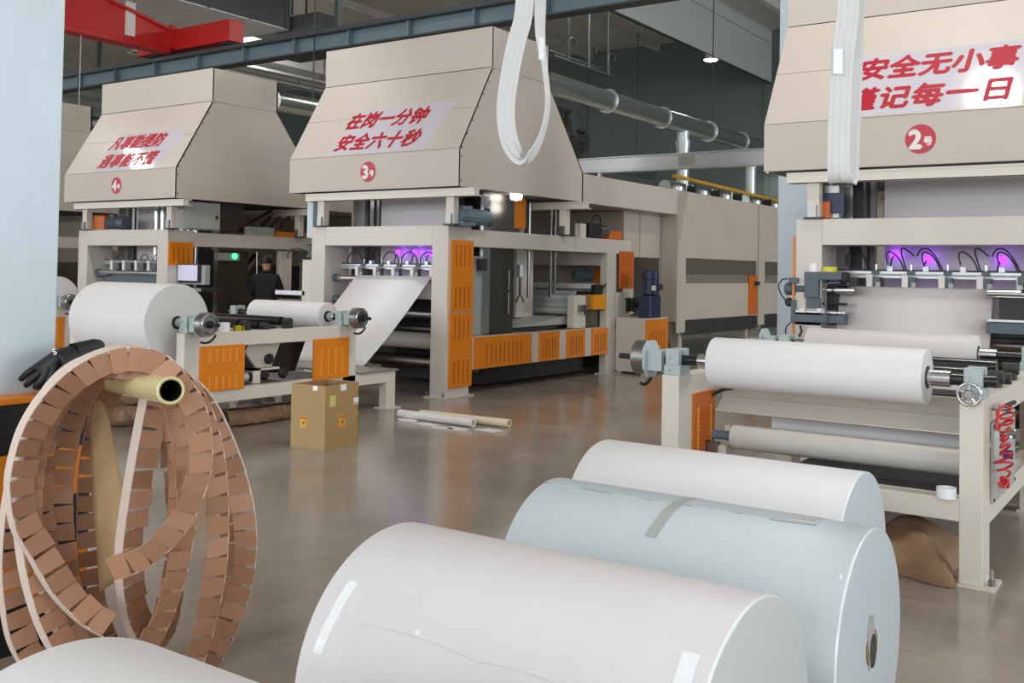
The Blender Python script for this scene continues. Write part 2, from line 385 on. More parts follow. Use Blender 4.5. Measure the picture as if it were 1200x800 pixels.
# smoke curtain, ducts and lamps under the ceiling
fz = 7.4
fa = thing('smoke_curtain', (-10.8, 17, fz), 'long pale grey smoke curtain panel hanging from the ceiling', 'panel')
for k in range(6): bx(-10.84, -10.8, 5+k*4.04, 5+(k+1)*4.04-.01, fz, 8.56).build('panel', fasciam, fa)
bx(-10.86, -10.79, 5, 29.2, fz-.04, fz).build('edge_trim', rail_m, fa)
bx(-10.84, -10.8, 5, 29.2, 8.58, HZ).build('top_panel', fasciam, fa)
da = thing('supply_duct', (-20.6, 11, 7.5), 'huge silver panelled supply duct above the red crane', 'duct')
for k in range(10): bx(-22.6, -18.86, 5+k*1.23, 5+(k+1)*1.23-.06, 7.5, 7.53).build('bottom_panel', silverp, da)
bx(-22.62, -18.84, 5, 17.28, 7.535, 8.7).build('duct_body', ductg, da)
for k in range(4): bx(-18.84, -18.8, 6+k*3.7, 6.06+k*3.7, 7.5, 8.7).build('flange_seam', ductg, da)
for x, y in ((-22, 6), (-19.3, 6), (-22, 16), (-19.3, 16)): bx(x-.02, x+.02, y-.02, y+.02, 8.7, HZ).build('hanger_rod', rail_m, da)
db = thing('branch_duct', (-17.4, 20, 7.2), 'dark grey branch duct box behind the crane runway beam', 'duct')
a = P(354, 8, 'x', -18.0); b = P(398, 20, 'x', -18.0)
bx(-19.4, -18.0, max(a.y, 17.4), b.y, 6.9, a.z).build('duct_body', ductg, db)
for y in (a.y+.4, b.y-.4): bx(-18.8, -18.76, y-.02, y+.02, a.z, HZ).build('hanger_rod', rail_m, db)
dc = thing('ceiling_duct', (-24, 22, 7.6), 'bright silver ceiling duct seen between the two far hoods', 'duct')
a = P(312, 72, 'z', 7.6); b = P(383, 96, 'z', 7.6)
for k in range(6): bx(a.x-1.7, a.x+.1, a.y-5.5+k*2.6, a.y-5.5+(k+1)*2.6-.08, 7.6, 8.2).build('duct_section', silverp, dc)
for k in (0, 9): bx(a.x-.9, a.x-.86, a.y-4.5+k, a.y-4.46+k, 8.2, HZ).build('hanger_rod', rail_m, dc)
for n_, (px_, py_, zz) in enumerate(((262, 84, 7.2), (292, 79, 7.3))):
    a = P(px_, py_, 'z', zz)
    t = thing('cable_tray', (a.x, a.y+4, zz), 'white cable tray near the ceiling, %s the hood numbered four' % ('just above' if n_ == 0 else 'second one above'), 'cable tray')
    bx(a.x-.22, a.x, a.y-3, a.y+9, zz, zz+.02).build('tray_bottom', wallp, t); bx(a.x-.02, a.x, a.y-3, a.y+9, zz, zz+.1).build('tray_side', wallp, t)
    for k in range(3): bx(a.x-.12, a.x-.1, a.y-2+k*5, a.y-1.98+k*5, zz+.02, HZ).build('hanger_rod', rail_m, t)
# high bay lamps
lroot = None
for x, y, z in LAMPS:
    if lroot is None:
        lroot = thing('high_bay_lamp', (x, y, z), 'round high bay lamp hanging from the ceiling', 'lamp', 'high bay lamps under the ceiling')
        parts = [MB().lathe([(-.1, .27), (-.06, .26), (.02, .16), (.12, .12), (.2, .1)], (x, y, z), (0, 0, 1)).build('reflector', cab, lroot, smooth=40),
                 bx(x-.01, x+.01, y-.01, y+.01, z+.2, HZ).build('hanger_rod', rail_m, lroot),
                 MB().lathe([(-.115, .24), (-.1, .25)], (x, y, z), (0, 0, 1)).build('lens', lampm, lroot)]
    else:
        t = lroot.copy(); COL.objects.link(t); t.location = (x, y, z)
        for c in parts: d = c.copy(); COL.objects.link(d); d.parent = t
def lamp_at(px_, py_, y, r, label, up):
    c = P(px_, py_, 'y', y); t = thing('wall_lamp', c, label, 'lamp')
    MB().lathe([(0, r), (.04, r*.95), (.14, r*.5), (.2, r*.3)], c, (0, 0, 1)).build('shade', cab, t, smooth=40)
    MB().lathe([(-.03, r*.8), (0, r*.98)], c, (0, 0, 1)).build('lens', lampm, t)
    if up: bx(c.x-.012, c.x+.012, c.y-.012, c.y+.012, c.z+.2, HZ).build('hanger_rod', rail_m, t)
    else: bx(c.x-.02, c.x+.02, c.y, HY1-.06, c.z+.1, c.z+.14).build('bracket', rail_m, t)
    area('lamp_light', (c.x, c.y, c.z-.05), (0, 0, 0), r*1.6, r, 60 if up else 6, (1, .96, .9), 'DISK')
lamp_at(833, 70, 25.0, .19, 'lit round lamp hanging by the edge of the grey smoke curtain', True)
lamp_at(904, 201, 28.6, .16, 'small lit lamp on the dark wall behind the yellow gas pipe', False)

# pipes above the ovens
def exhaust(x, dy, label, y0, y1, flanges, branches):
    t = thing('exhaust_pipe', (x, (y0+y1)/2, 4.53), label, 'pipe')
    MB().cyl((x, y0, 4.72), (x, y1, 4.72), .19, 32).build('pipe', pipe_m, t, smooth=40)
    for k, y in enumerate(flanges): MB().torus((x, y, 4.72), (0, 1, 0), .2, .022 if k % 2 else .03, 36, 8).build('flange', galv, t, smooth=60)
    for y in branches:
        MB().cyl((x, y, 3.06), (x, y, 4.6), .13, 24).build('branch', galv, t, smooth=40)
        MB().lathe([(0, .16), (.25, .13)], (x, y, 4.36), (0, 0, -1)).build('collar', galv, t, smooth=40)
    for k in range(3):
        y = y0+1+(y1-y0-2)*k/2
        bx(x-.01, x+.01, y-.01, y+.01, 4.9, HZ).build('hanger_rod', rail_m, t)
fl = [P(px_, py_, 'x', -9.0).y for px_, py_ in ((712, 118), (776, 138), (830, 160), (868, 168))]
exhaust(-9.0, 0, 'long silver exhaust pipe above the ovens behind hood three', 12.9, 28.5, fl, [19.2, 23.0])
exhaust(-14.45, 0, 'long silver exhaust pipe seen between hoods three and four', 12.9, 28.5, [14.3, 17, 20, 23], [19.2, 23.0])
t = thing('cable_trunking', (-8, 16.4, 3.5), 'galvanised trunking crossing above the ovens beside hood three', 'trunking')
a = P(702, 197, 'y', 16.4); b = P(900, 192, 'y', 16.4); c = P(800, 181, 'y', 16.4)
bx(a.x-1.6, -4.4, 16.4, 16.56, 3.5, c.z+.01).build('channel', galv, t, bevel=.01)
bx(a.x-1.6, -4.4, 16.38, 16.58, c.z+.01, c.z+.03).build('lid', galv, t); bx(a.x-1.6, -4.4, 16.37, 16.6, 3.47, 3.5).build('lip', galv, t)
q = P(805, 187, 'y', 16.39); bx(q.x-.16, q.x+.16, 16.388, 16.4, 3.52, c.z-.02).build('joint_plate', plate, t)
q = P(703, 205, 'y', 16.45); bx(q.x-.03, q.x+.03, 16.42, 16.5, 3.05, 3.47).build('post', galv, t); bx(-5.0, -4.9, 16.42, 16.52, 0, 3.47).build('post', galv, t)
a, b = P(790, 206, 'x', -7.9), P(912, 235.5, 'x', -7.9)
t = thing('gas_pipe', ((a+b)/2), 'thin yellow gas pipe running along the top of the ovens', 'pipe')
MB().cyl(a, b, .035, 14).build('pipe', gas, t, smooth=40)
for f in (.1, .5, .9):
    c = a+(b-a)*f; MB().cyl((c.x, c.y, 3.05), (c.x, c.y, c.z-.02), .016, 8).build('support', galv, t)
t = thing('sprinkler_pipe', (-12, 21, 5.9), 'dark sprinkler pipework under the ceiling right of hood three', 'pipe')
a = P(648, 66, 'x', -11.5); b = P(716, 86, 'x', -11.5)
MB().cyl((-11.5, a.y, a.z), (-11.5, b.y, a.z), .05, 10).build('pipe', rail_m, t); MB().cyl((-11.8, a.y, a.z+.2), (-11.8, b.y, a.z+.2), .04, 10).build('pipe', rail_m, t)
for f in (.25, .6, .95):
    y = a.y+(b.y-a.y)*f; MB().cyl((-11.5, y, a.z), (-11.5, y, a.z+.4), .03, 8).build('drop', rail_m, t); bx(-11.52, -11.48, y-.02, y+.02, a.z, HZ).build('hanger_rod', rail_m, t)
    MB().path(arc((-11.5, y+.15, a.z+.4), (0, 1, 0), (0, 0, 1), .15, 0, PI, 10), .03, 8).build('bend', rail_m, t, smooth=60)
# pump cluster standing on the oven behind hood three
t = thing('valve_cluster', (-9.9, 17.2, 3.05), 'dark cluster of valves and pressure vessels on the oven behind hood three', 'valves')
for px_, py_, h, r in ((662, 166, .62, .14), (668, 150, .9, .12), (680, 172, .5, .15), (688, 186, .35, .13), (656, 145, .9, .1)):
    c = P(px_, py_, 'y', 17.2)
    MB().lathe([(0, r), (.3, r), (.36, r*.6), (.45, r*.3), (.5, r*.75), (.55, r*.75)], (c.x, 17.2+random.uniform(-.2, .2), c.z-.2), (0, 0, 1), 14).build('vessel', dark, t, smooth=40)
c = P(672, 165, 'y', 17.2)
MB().box(c.x-.5, c.x+.5, 17.0, 17.4, 3.05, 3.6).box(c.x-.3, c.x+.3, 17.1, 17.3, 3.6, c.z+.1).build('frame', dark, t)
# far end wall fittings seen beside the near column
t = thing('wall_pipe', P(95, 158, 'y', 29), 'pale horizontal pipe on the far wall left of hood four', 'pipe')
a, b = P(40, 153, 'y', 28.9), P(125, 160, 'y', 28.9)
MB().cyl((a.x, 28.9, a.z), (b.x+4, 28.9, a.z), .16, 16).build('pipe', silverp, t, smooth=40)
for f in (.3, .6): bx(a.x+(b.x-a.x)*f-.1, a.x+(b.x-a.x)*f+.1, 28.85, 29.2, a.z-.22, a.z+.22).build('bracket', rail_m, t)
for n_, (y0_, y1_) in enumerate(((172, 183), (196, 210))):
    a, b = P(40, y0_, 'y', 29.0), P(110, y1_, 'y', 29.0)
    bx(a.x, b.x+4, 29.0, 29.2, b.z, a.z).build('wall_board', wallp, wb)
t = thing('pull_cord', P(95, 120, 'x', -19.5), 'thin pale pull cord hanging from the red crane girder', 'cord')
c = P(95, 40, 'x', gx-.1); MB().cyl((c.x, c.y, 2.6), (c.x, c.y, zb), .012, 6).build('cord', cab, t)

# ------------------------------------------------------------------ coating machines (drawn once in the place of number three, shifted for the others)
_add = MB.add
MB.OFF = Vector((0, 0, 0))
def add2(s, v, f): return _add(s, [Vector(p)+MB.OFF for p in v], f)
MB.add = add2
def off(p): return Vector(p)+MB.OFF
ML, MR, MY = -10.11, -7.725, 9.76
def louvres(x, y0, y1, z0, z1, cols, rows, parent, m):
    w = (y1-y0); mb = MB()
    for r_ in range(rows):
        za = z0+(z1-z0)*(r_+.12)/rows; zb_ = z0+(z1-z0)*(r_+.80)/rows
        if rows == 2: za, zb_ = z0+(z1-z0)*(.06+.58*r_), z0+(z1-z0)*(.36+.58*r_)
        for c_ in range(cols):
            yc = y0+w*(.2+.6*c_/(cols-1)) if cols > 1 else (y0+y1)/2; hw = .011
            n = max(3, int((zb_-za)/.026))
            for k in range(n): mb.box(x-.004, x+.004, yc-hw, yc+hw, za+(zb_-za)*k/n, za+(zb_-za)*(k+.72)/n)
    return mb.build('louvre_slots', m, parent, kind='stuff')
def gpanel(x, y0, y1, z0, z1, cols, rows, parent, m=None, sm_=None, name='guard_panel', bolts=True):
    y0, y1 = min(y0, y1), max(y0, y1)
    g = bx(x-.005, x+.022, y0, y1, z0, z1).build(name, m or orange, parent, bevel=.004)
    if cols: louvres(x+.022, y0, y1, z0, z1, cols, rows, g, sm_ or slot)
    return g
def gp_px(x, a, b, cols, rows, parent, **k):
    p, q = P(*a, 'x', x), P(*b, 'x', x); return gpanel(x, p.y, q.y, min(p.z, q.z), max(p.z, q.z), cols, rows, parent, **k)
def motor(name, parent, c, axis, L, r, m, fan=True):
    c = Vector(c); d = Vector(axis).normalized()
    b = MB().lathe([(0, r*.8), (L*.05, r), (L*.62, r), (L*.64, r*1.08), (L*.95, r*1.08), (L, r*.9)], c, d, 20).build(name, m, parent, smooth=40)
    fins = MB(); a = d.orthogonal().normalized(); e = d.cross(a)
    for i in range(14):
        t = 2*PI*i/14; w = a*math.cos(t)+e*math.sin(t); p0 = c+d*L*.08+w*r*1.02; p1 = c+d*L*.58+w*r*1.02
        fins.cyl(p0, p1, r*.07, 5)
    fins.build('cooling_fins', m, b)
    up = Vector((0, 0, 1)) if abs(d.z) < .5 else Vector((1, 0, 0))
    q = c+d*L*.32+up*r
    MB().box(q.x-r*.5, q.x+r*.5, q.y-r*.5, q.y+r*.5, q.z-r*.3, q.z+r*.4).build('terminal_box', m, b, bevel=.004)
    return b
def cable(parent, pts, r=.008, name='cable', m=None): return MB().path(pts, r, 7).build(name, m or black, parent, smooth=80)

def make_machine(no, off_, label):
    MB.OFF = Vector(off_)
    t = thing('coating_machine', off((ML+1.19, MY+.24, 0)), label, 'machine')
    for k, x in enumerate((ML, MR-.255)):
        c = bx(x, x+.255, MY, MY+.475, .015, 2.147).build('column', beige, t, bevel=.006)
        pl = bx(x-.05, x+.305, MY-.06, MY+.535, 0, .018).build('base_plate', beige, t, bevel=.002)
        for dx in (.0, .255):
            MB().cyl((x+dx-.02+.04*(dx > 0)*0, MY-.03, .018), (x+dx-.02, MY-.03, .075), .012, 8).build('anchor_bolt', steel, pl)
    bx(ML+.255, MR-.255, MY, MY+.475, 1.895, 2.147).build('top_beam', beige, t, bevel=.006)
    for x in (ML, MR-.125): bx(x, x+.125, MY+.475, 14.56, 1.895, 2.115).build('side_beam', beige, t, bevel=.005)
    for x in (ML, MR-.125): bx(x, x+.125, 13.78, 14.07, .018, 1.895).build('rear_post', beige, t, bevel=.005)
    for x in (ML-.04, MR-.165): bx(x, x+.205, 13.72, 14.13, 0, .018).build('base_plate', beige, t)
    for x in (ML, MR-.125): bx(x, x+.125, MY+.475, 13.78, .32, .74).build('side_rail', beige, t, bevel=.004)
    bx(ML+.125, MR-.125, 13.8, 13.95, 1.7, 1.89).build('cross_beam', beige, t)
    # hood supports on top of the frame
    for y in (MY-.06, 12.35):
        h = MB().box(-10.19, -7.29, y, y+.16, 2.585, 2.6).box(-10.19, -7.29, y+.06, y+.1, 2.515, 2.585).box(-10.19, -7.29, y, y+.16, 2.5, 2.515)
        if y < 11: h.box(-10.19, -7.295, y+.005, y+.07, 2.5, 2.6)
        h.build('hood_beam', cream, t)
        for x in (-10.0, -7.76):
            zz = 2.147 if y < 11 else 2.115
            pz = bx(x, x+.12, y+.05, y+.15, zz, 2.5).build('hood_post', cream, t); bx(x-.03, x+.15, y+.03, y+.17, zz, zz+.02).build('foot_plate', rail_m, pz)
            bx(x+.02, x+.1, y+.02, y+.05, zz+.02, zz+.14).build('jack', steel, pz)
    # inside
    bx(ML+.14, ML+.17, 10.4, 14.6, .76, 1.62).build('inner_panel', steeld, t)
    for k in range(4): bx(ML+.13, ML+.16, 10.4+k*1.05, 10.4+(k+1)*1.05-.015, 1.63, 2.58).build('inner_panel', ovenm, t)
    bx(ML+.2, MR-.35, 11.0, 13.7, .05, .30).build('base_tray', dark, t)
    bx(ML+.3, MR-.5, 11.2, 11.25, .3, 1.25).build('baffle', dark, t)  # dark sheet standing for the dark inside behind the web
    bx(ML+.3, MR-.3, 10.9, 13.6, .74, .78).build('drip_tray', steeld, t)
    for y, z, r_, m in ((10.62, .62, .11, kraftw), (10.7, .98, .07, steel), (10.5, 1.25, .05, chrome), (10.75, .32, .09, steeld)):
        MB().cyl((ML+.255, y, z), (MR-.255, y, z), r_, 24).build('roller', m, t, smooth=40)
    # the slitting rail with its holders across the opening
    yb = MY+.30
    rail = bx(ML+.255, MR-.255, yb, yb+.07, 1.585, 1.655).build('knife_rail', alum, t, bevel=.004)
    bx(ML+.255, MR-.255, yb-.006, yb+.0, 1.61, 1.63).build('groove', cab, rail); bx(ML+.255, MR-.255, yb+.02, yb+.05, 1.655, 1.67).build('rack', dark, rail)
    if no != 4:
        for k in range(5):
            x = ML+.62+k*.325
            hd = bx(x, x+.055, yb-.09, yb, 1.49, 1.62).build('knife_holder', whitetxt, t, bevel=.003)
            MB().box(x+.055, x+.12, yb-.08, yb-.01, 1.47, 1.6).box(x+.03, x+.1, yb-.02, yb+.09, 1.62, 1.66).build('clamp', dgrey, hd)
            bx(x+.09, x+.13, yb-.1, yb-.08, 1.5, 1.55).build('blade_guard', cab, hd)
            MB().cyl((x+.06, yb+.03, 1.66), (x+.06, yb+.03, 1.72), .012, 8).build('set_screw', chrome, hd)
            bx(x+.17, x+.22, yb+.0, yb+.06, 1.655, 1.70).build('stop_block', alum, t)
            if no == 2:
                cable(hd, bez((x+.03, yb+.02, 1.62), (x-.02, yb+.02, 1.8), (x-.16+.05*(k % 2), yb+.05, 1.98), (x-.22+.3*(k % 2), yb+.06, 1.80), 16), .007)
                cable(hd, bez((x+.0, yb+.02, 1.62), (x-.0, yb+.02, 1.8), (x-.24, yb+.05, 1.96), (x-.16, yb+.06, 1.72), 16), .007)
            else: cable(hd, arc((x-.11, yb+.02, 1.68), (1, 0, 0), (0, 0, 1), .14, -.3, PI+.3, 16), .008)
    MB().cyl((ML+.255, MY+.2, 1.46), (MR-.255, MY+.2, 1.46), .042, 20).build('guide_roller', chrome, t, smooth=40)
    for z in (1.46, 1.17):
        MB().lathe([(0, .05), (.05, .055), (.12, .03), (.17, .012)], (ML+.255, MY+.2, z), (1, 0, 0), 14).build('chuck', dgrey, t, smooth=40)
    # upright web climbing into the hood, posts around it
    bx(-9.44, -8.16, 10.42, 10.424, 1.2, 2.63).build('climbing_web', greyp, t)
    for px_, w_, m in ((-9.72, .07, steel), (-9.6, .05, steel), (-10.0, .17, cab)): bx(px_, px_+w_, 10.5, 10.57, 1.2, 2.6).build('stanchion', m, t)
    bx(-9.98, -9.62, 10.75, 10.78, 1.65, 2.59).build('back_plate', dgrey if no != 4 else cab, t)
    return t

def make_hood(no, off_, line1, line2, label):
    MB.OFF = Vector(off_)
    x0, x1, y0 = -10.578, -7.582, MY
    t = thing('extraction_hood', off((-9.08, y0+1.5, 2.61)), label, 'hood')
    A, B_, C_, D_ = (y0, 3.1), (y0+.66, 4.22), (y0+2.03, 4.22), (y0+3.0, 3.06)
    sk = bx(x0, x1, y0, y0+.03, 2.63, 3.095).build('front_skirt', hoodm, t, bevel=.003)
    n = Vector((0, -1.12, .66)).normalized(); up = Vector((0, .66, 1.12)).normalized(); Ls = math.hypot(.66, 1.12)
    def slab(s0, s1, name):
        b0 = Vector((0, y0, 3.1))+up*s0; b1 = Vector((0, y0, 3.1))+up*s1
        return MB().prism([(b0.y, b0.z), (b1.y, b1.z), (b1.y-n.y*.03, b1.z-n.z*.03), (b0.y-n.y*.03, b0.z-n.z*.03)], 'x', x0, x1).build(name, hoodm, t, bevel=.002)
    lo = slab(.004, .645, 'slope_panel'); slab(.651, Ls-.004, 'slope_panel')
    bx(x0, x1, y0+.66, y0+.69, 4.225, 4.75).build('top_band', hoodm, t, bevel=.003)
    for xs, s in ((x0, 1), (x1, -1)):
        MB().prism([(y0+.004, 2.63), (y0+.004, 3.1), (B_[0]+.004, 4.217), (C_[0], 4.217), D_, (y0+3.0, 2.63)], 'x', xs, xs+.02*s).build('side_panel', hoodm, t)
        bx(xs, xs+.02*s, y0+.664, y0+2.03, 4.222, 4.75).build('upper_side_panel', hoodm, t)
        rv = bx(-.004, .004, -.01, .01, -.01, .01).mesh('rivet', rail_m, Vector(MB.OFF))
        if s < 0:
            for q in range(7):
                f = q/6; inst('rivet', rv, t, Matrix.Translation(off((xs, y0+.05+.66*f, 3.12+1.08*f))))
            for z in (2.7, 3.0): inst('rivet', rv, t, Matrix.Translation(off((xs, y0+.05, z))))
    MB().prism([(C_[0], 4.22), (D_[0], D_[1]), (D_[0]-.03, D_[1]), (C_[0]-.03, 4.22)], 'x', x0, x1).build('back_slope', hoodm, t)
    bx(x0, x1, y0+2.0, y0+2.03, 4.22, 4.75).build('back_band', hoodm, t)
    bx(x0+.02, x1-.02, y0+.69, y0+2.0, 4.72, 4.745).build('top_sheet', hoodm, t)
    bx(x0+.02, x1-.02, y0+.03, y0+2.98, 2.64, 2.66).build('under_sheet', ductg, t)
    bx(x0, x1, y0+2.97, y0+3.0, 2.63, 3.06).build('back_skirt', hoodm, t)
    # lettering on a pale film
    o_ = Vector((0, y0, 3.1)); R_ = Vector((1, 0, 0))
    def on(x, s, h=.0): return off(o_+R_*x+up*s+n*h)
    if line1:
        sh = .30 if no != 2 else .12
        xa, xb = (-9.82, -8.16) if no == 3 else ((-9.75, -8.0) if no == 4 else (-9.85, -8.27))
        mb = MB(); k = sh*.75
        v = [o_+R_*xa+up*.015+n*.002, o_+R_*xb+up*.015+n*.002, o_+R_*(xb+k)+up*.78+n*.002, o_+R_*(xa+k)+up*.78+n*.002]
        v2 = [q-n*.004 for q in v]; mb.add(v+v2, [(0, 1, 2, 3), (7, 6, 5, 4), (0, 4, 5, 1), (1, 5, 6, 2), (2, 6, 7, 3), (3, 7, 4, 0)])
        mb.build('sign_film', film, lo)
        for ln, s, xst, pit in ((line1, .455, xa+(-.10 if no != 2 else .05)+sh*.45, .285), (line2, .085, xa+(.02 if no != 2 else .05), .296)):
            for k_, ch in enumerate(ln):
                sz = .285
                ob, me = text('lettering', ch, lo, redtxt, on(xst+k_*pit, s+.03, .003), R_, up, sz, sh, .0105)
    cx = -9.09
    bd = MB().cyl((cx, y0+.004, 2.868), (cx, y0-.003, 2.868), .135, 36).build('number_badge', redbadge, sk)
    if line1:
        text('lettering', str(no), bd, whitetxt, off((cx-.105, y0-.004, 2.785)), R_, (0, 0, 1), .235, 0, .012)
        text('lettering', '号', bd, whitetxt, off((cx+.022, y0-.004, 2.815)), R_, (0, 0, 1), .085, 0, .004)
    return t
def make_oven(no, off_, y0, y1, label, group=None, full=True):
    MB.OFF = Vector(off_)
    t = thing('drying_oven', off((-9.0, (y0+y1)/2, 0)), label, 'oven', group)
    x1 = -7.582; x0 = -10.4
    bx(x0, x1-.02, y0, y1, .75, 3.05).build('body', ovenm, t, bevel=.004)
    bx(x1-.02, x1, y0+.004, y0+.36, .56, 3.05).build('end_strip', ovenm, t)
    bx(x1-.02, x1, y0+.364, y1-.02, 1.875, 3.05).build('upper_door', ovenm, t); bx(x1-.02, x1, y0+.364, y1-.02, .78, 1.42).build('lower_door', ovenm, t)
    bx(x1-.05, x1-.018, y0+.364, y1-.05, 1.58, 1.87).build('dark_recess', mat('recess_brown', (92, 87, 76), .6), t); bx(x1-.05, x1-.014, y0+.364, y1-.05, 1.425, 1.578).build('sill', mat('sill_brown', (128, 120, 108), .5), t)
    bx(x1-.01, x1+.03, y1-.52, y1-.1, .8, 1.58).build('door_cover', orange2, t, bevel=.004)
    hd = bx(x1+.02, x1+.09, y1-.28, y1-.1, 1.38, 1.46).build('latch', dark, t)
    bx(x1-.03, x1-.018, y0+.364, y1-.05, .5, .77).build('plinth_gap', dark, t)
    for yy in (y0+.3, y1-.4):
        bx(x1-.25, x1-.1, yy, yy+.14, 0, .75).build('leg', ovenm, t); bx(x0+.1, x0+.25, yy, yy+.14, 0, .75).build('leg', ovenm, t)
    for k in range(3):
        yy = y0+.7+k*1.1
        MB().lathe([(0, .12), (.12, .12), (.16, .06)], (x1-.35, yy, 3.05), (0, 0, 1), 16).build('vent_cap', galv, t, smooth=40)
        MB().cyl((x1-.6, yy, 3.18), (x1-.6, yy+.8, 3.18), .13, 18).build('burner_duct', pipe_m, t, smooth=40)
        for q in range(4): MB().cyl((x1-.3+.05*q, yy+.35, 3.05), (x1-.3+.05*q, yy+.35, 3.2+.03*(q % 2)), .03, 8).build('valve', black, t)
        cable(t, arc((x1-.3, yy+.5, 3.06), (0, 1, 0), (0, 0, 1), .16, 0, PI, 10), .012)
    return t
def make_inlet(off_, label):        # lower duct joining hood and oven, with the steel cabinet wall under it
    MB.OFF = Vector(off_)
    t = thing('oven_inlet', off((-9.0, 14.4, 0)), label, 'duct')
    bx(-10.4, -7.582, 12.77, 16.0, 2.62, 3.05).build('inlet_duct', hoodm, t, bevel=.003)
    ys = [14.62, 15.2, 15.97]
    for a_, b_ in zip(ys[:-1], ys[1:]): bx(-7.95, -7.9, a_+.012, b_-.012, 1.86, 2.62).build('cabinet_panel', ovenm, t)
    bx(-7.95, -7.9, 15.0, ys[-1]-.01, .5, 1.85).build('steel_panel', steeld, t); bx(-7.95, -7.9, 14.62, 15.0, .9, 1.85).build('steel_panel', ovenm, t)
    bx(-9.9, -7.96, 14.66, 16.0, .5, 2.61).build('cabinet_body', ovenm, t); bx(-7.93, -7.89, ys[-1]-.01, ys[-1]+.01, .5, 2.62).build('edge_strip', chrome, t)
    bx(-9.8, -8.2, 14.8, 15.9, 0, .5).build('plinth', dark, t)
    return t

m3 = make_machine(3, (0, 0, 0), 'beige paper coating machine with tall orange side panels under hood three')
make_hood(3, (0, 0, 0), '在岗一分钟', '安全六十秒', 'beige extraction hood with red lettering and a number three badge')
make_inlet((0, 0, 0), 'beige inlet duct and steel cabinet between hood three and its oven')
make_oven(3, (0, 0, 0), 16.0, 19.83, 'large beige drying oven next to the inlet of hood three')
make_oven(3, (0, 0, 0), 19.86, 23.7, 'second beige drying oven further along the line of hood three')
O2 = (6.80, -.10, 0); O4 = (-5.45, -.07, 0); O5 = (-10.9, -.06, 0)
m2 = make_machine(2, O2, 'beige paper coating machine with violet lamps under hood two')
make_hood(2, (6.934, -.10, 0), '安全无小事', '谨记每一日', 'beige extraction hood with red lettering and a number two badge')
m4 = make_machine(4, O4, 'beige paper coating machine with grey control cabinet under hood four')
make_hood(4, O4, '凡事勤提防', '遇事能不慌', 'beige extraction hood with faded lettering and a number four badge')
make_inlet(O4, 'beige inlet duct and steel cabinet behind hood four')
make_oven(4, O4, 16.0, 19.83, 'large beige drying oven behind hood four')
m5 = make_machine(5, O5, 'farthest beige coating machine, half hidden behind the pale column')
make_hood(5, O5, '', '', 'farthest beige hood, half hidden behind the pale column')
MB.OFF = Vector((0, 0, 0))

# ---- number three: guards, cabinet and machinery seen from the side
X = MR
gp_px(X, (528.3, 280.8), (552.3, 364), 4, 2, m3); gp_px(X, (526.2, 367), (551, 451.5), 4, 2, m3)
p, q = P(555, 395, 'x', X), P(622, 391, 'x', X); gpanel(X, p.y, q.y, .325, .735, 9, 1, m3)
for a_, b_ in ((631, 654.5), (663.5, 684.5), (693, 711)):
    p, q = P(a_, 390, 'x', X), P(b_, 390, 'x', X); gpanel(X, p.y, q.y, .325, .735, 5, 1, m3)
gp_px(X, (725.5, 294), (741, 338), 4, 2, m3, m=orange2)
fx(-7.93, (574, 222), (600.5, 392), .42).build('steel_duct', steeld, m3, bevel=.004)
fx(-7.90, (567, 225), (573, 390), .05).build('chrome_post', chrome, m3); fx(-7.92, (553, 300), (567, 392), .05).build('side_sheet', cab, m3)
a = P(595, 345, 'x', -7.92); MB().cyl((-7.9, a.y, 1.0), (-7.9, a.y, 1.6), .012, 8).build('door_rod', steel, m3); bx(-7.93, -7.89, a.y-.15, a.y+.05, 1.3, 1.34).build('door_latch', steeld, m3)
fx(-8.1, (602, 228), (616, 268), .1).build('orange_cover', orange, m3)
for px_, x in ((620.5, -8.2), (646, -8.3), (651, -8.3)):
    a = P(px_, 260, 'x', x); MB().cyl((x, a.y, 1.2), (x, a.y, 2.62), .025, 10).build('tie_rod', chrome, m3)
for px_, py_, r_, m in ((672, 349.5, .085, alum), (670, 358, .05, alum), (670, 365, .055, cab), (702, 340.5, .03, alum), (674, 343, .035, alum)):
    a = P(px_, py_, 'x', -7.95); MB().cyl((-9.95, a.y, a.z), (-7.95, a.y, a.z), r_, 20).build('roller', m, m3, smooth=40)
a = P(700, 335.5, 'x', -7.95); bx(-9.95, -7.95, a.y-.06, a.y+.06, a.z-.04, a.z+.04).build('tie_bar', whitetxt, m3)
a = P(667, 372, 'x', -7.95); MB().prism([(a.y-1.5, .8), (a.y, .8), (a.y, a.z), (a.y-.1, a.z+.02)], 'x', -9.9, -7.97).build('doctor_tray', cab, m3)
fx(-7.80, (673, 346), (686, 383.5), .12).build('bearing_housing', cream, m3, bevel=.004)
fx(-7.86, (686, 346), (716, 384), .08).build('drive_box', steeld, m3); fx(-7.80, (686.5, 347), (697, 361.5), .1).build('brown_cover', core_m, m3); fx(-7.73, (696.5, 345.5), (722, 361.5), .16).build('yellow_cover', mat('amber_paint', (240, 160, 20), .35), m3, bevel=.004)
a = P(682, 361, 'x', -7.79); MB().box(-7.8, -7.74, a.y-.1, a.y+.06, a.z-.05, a.z+.05).build('bracket', steel, m3); MB().cyl((-7.74, a.y, a.z-.1), (-7.74, a.y, a.z+.04), .015, 8).build('lever', dark, m3)
fx(-7.85, (673, 383.5), (722, 386.5), .1).build('sill', dark, m3)
a = P(702, 324, 'x', -8.3); motor('drive_motor', m3, (-8.62, a.y-.3, a.z+.02), (.5, .86, 0), .36, .085, motor_m); bx(-8.4, -8.2, a.y+.0, a.y+.2, a.z-.16, a.z+.14).build('gear_cover', orange, m3)
bx(-8.75, -8.15, a.y-.4, a.y+.25, a.z-.22, a.z-.14).build('motor_plate', alum, m3)
fx(-7.82, (709, 302), (722.5, 345), .05).build('gusset', cream, m3)
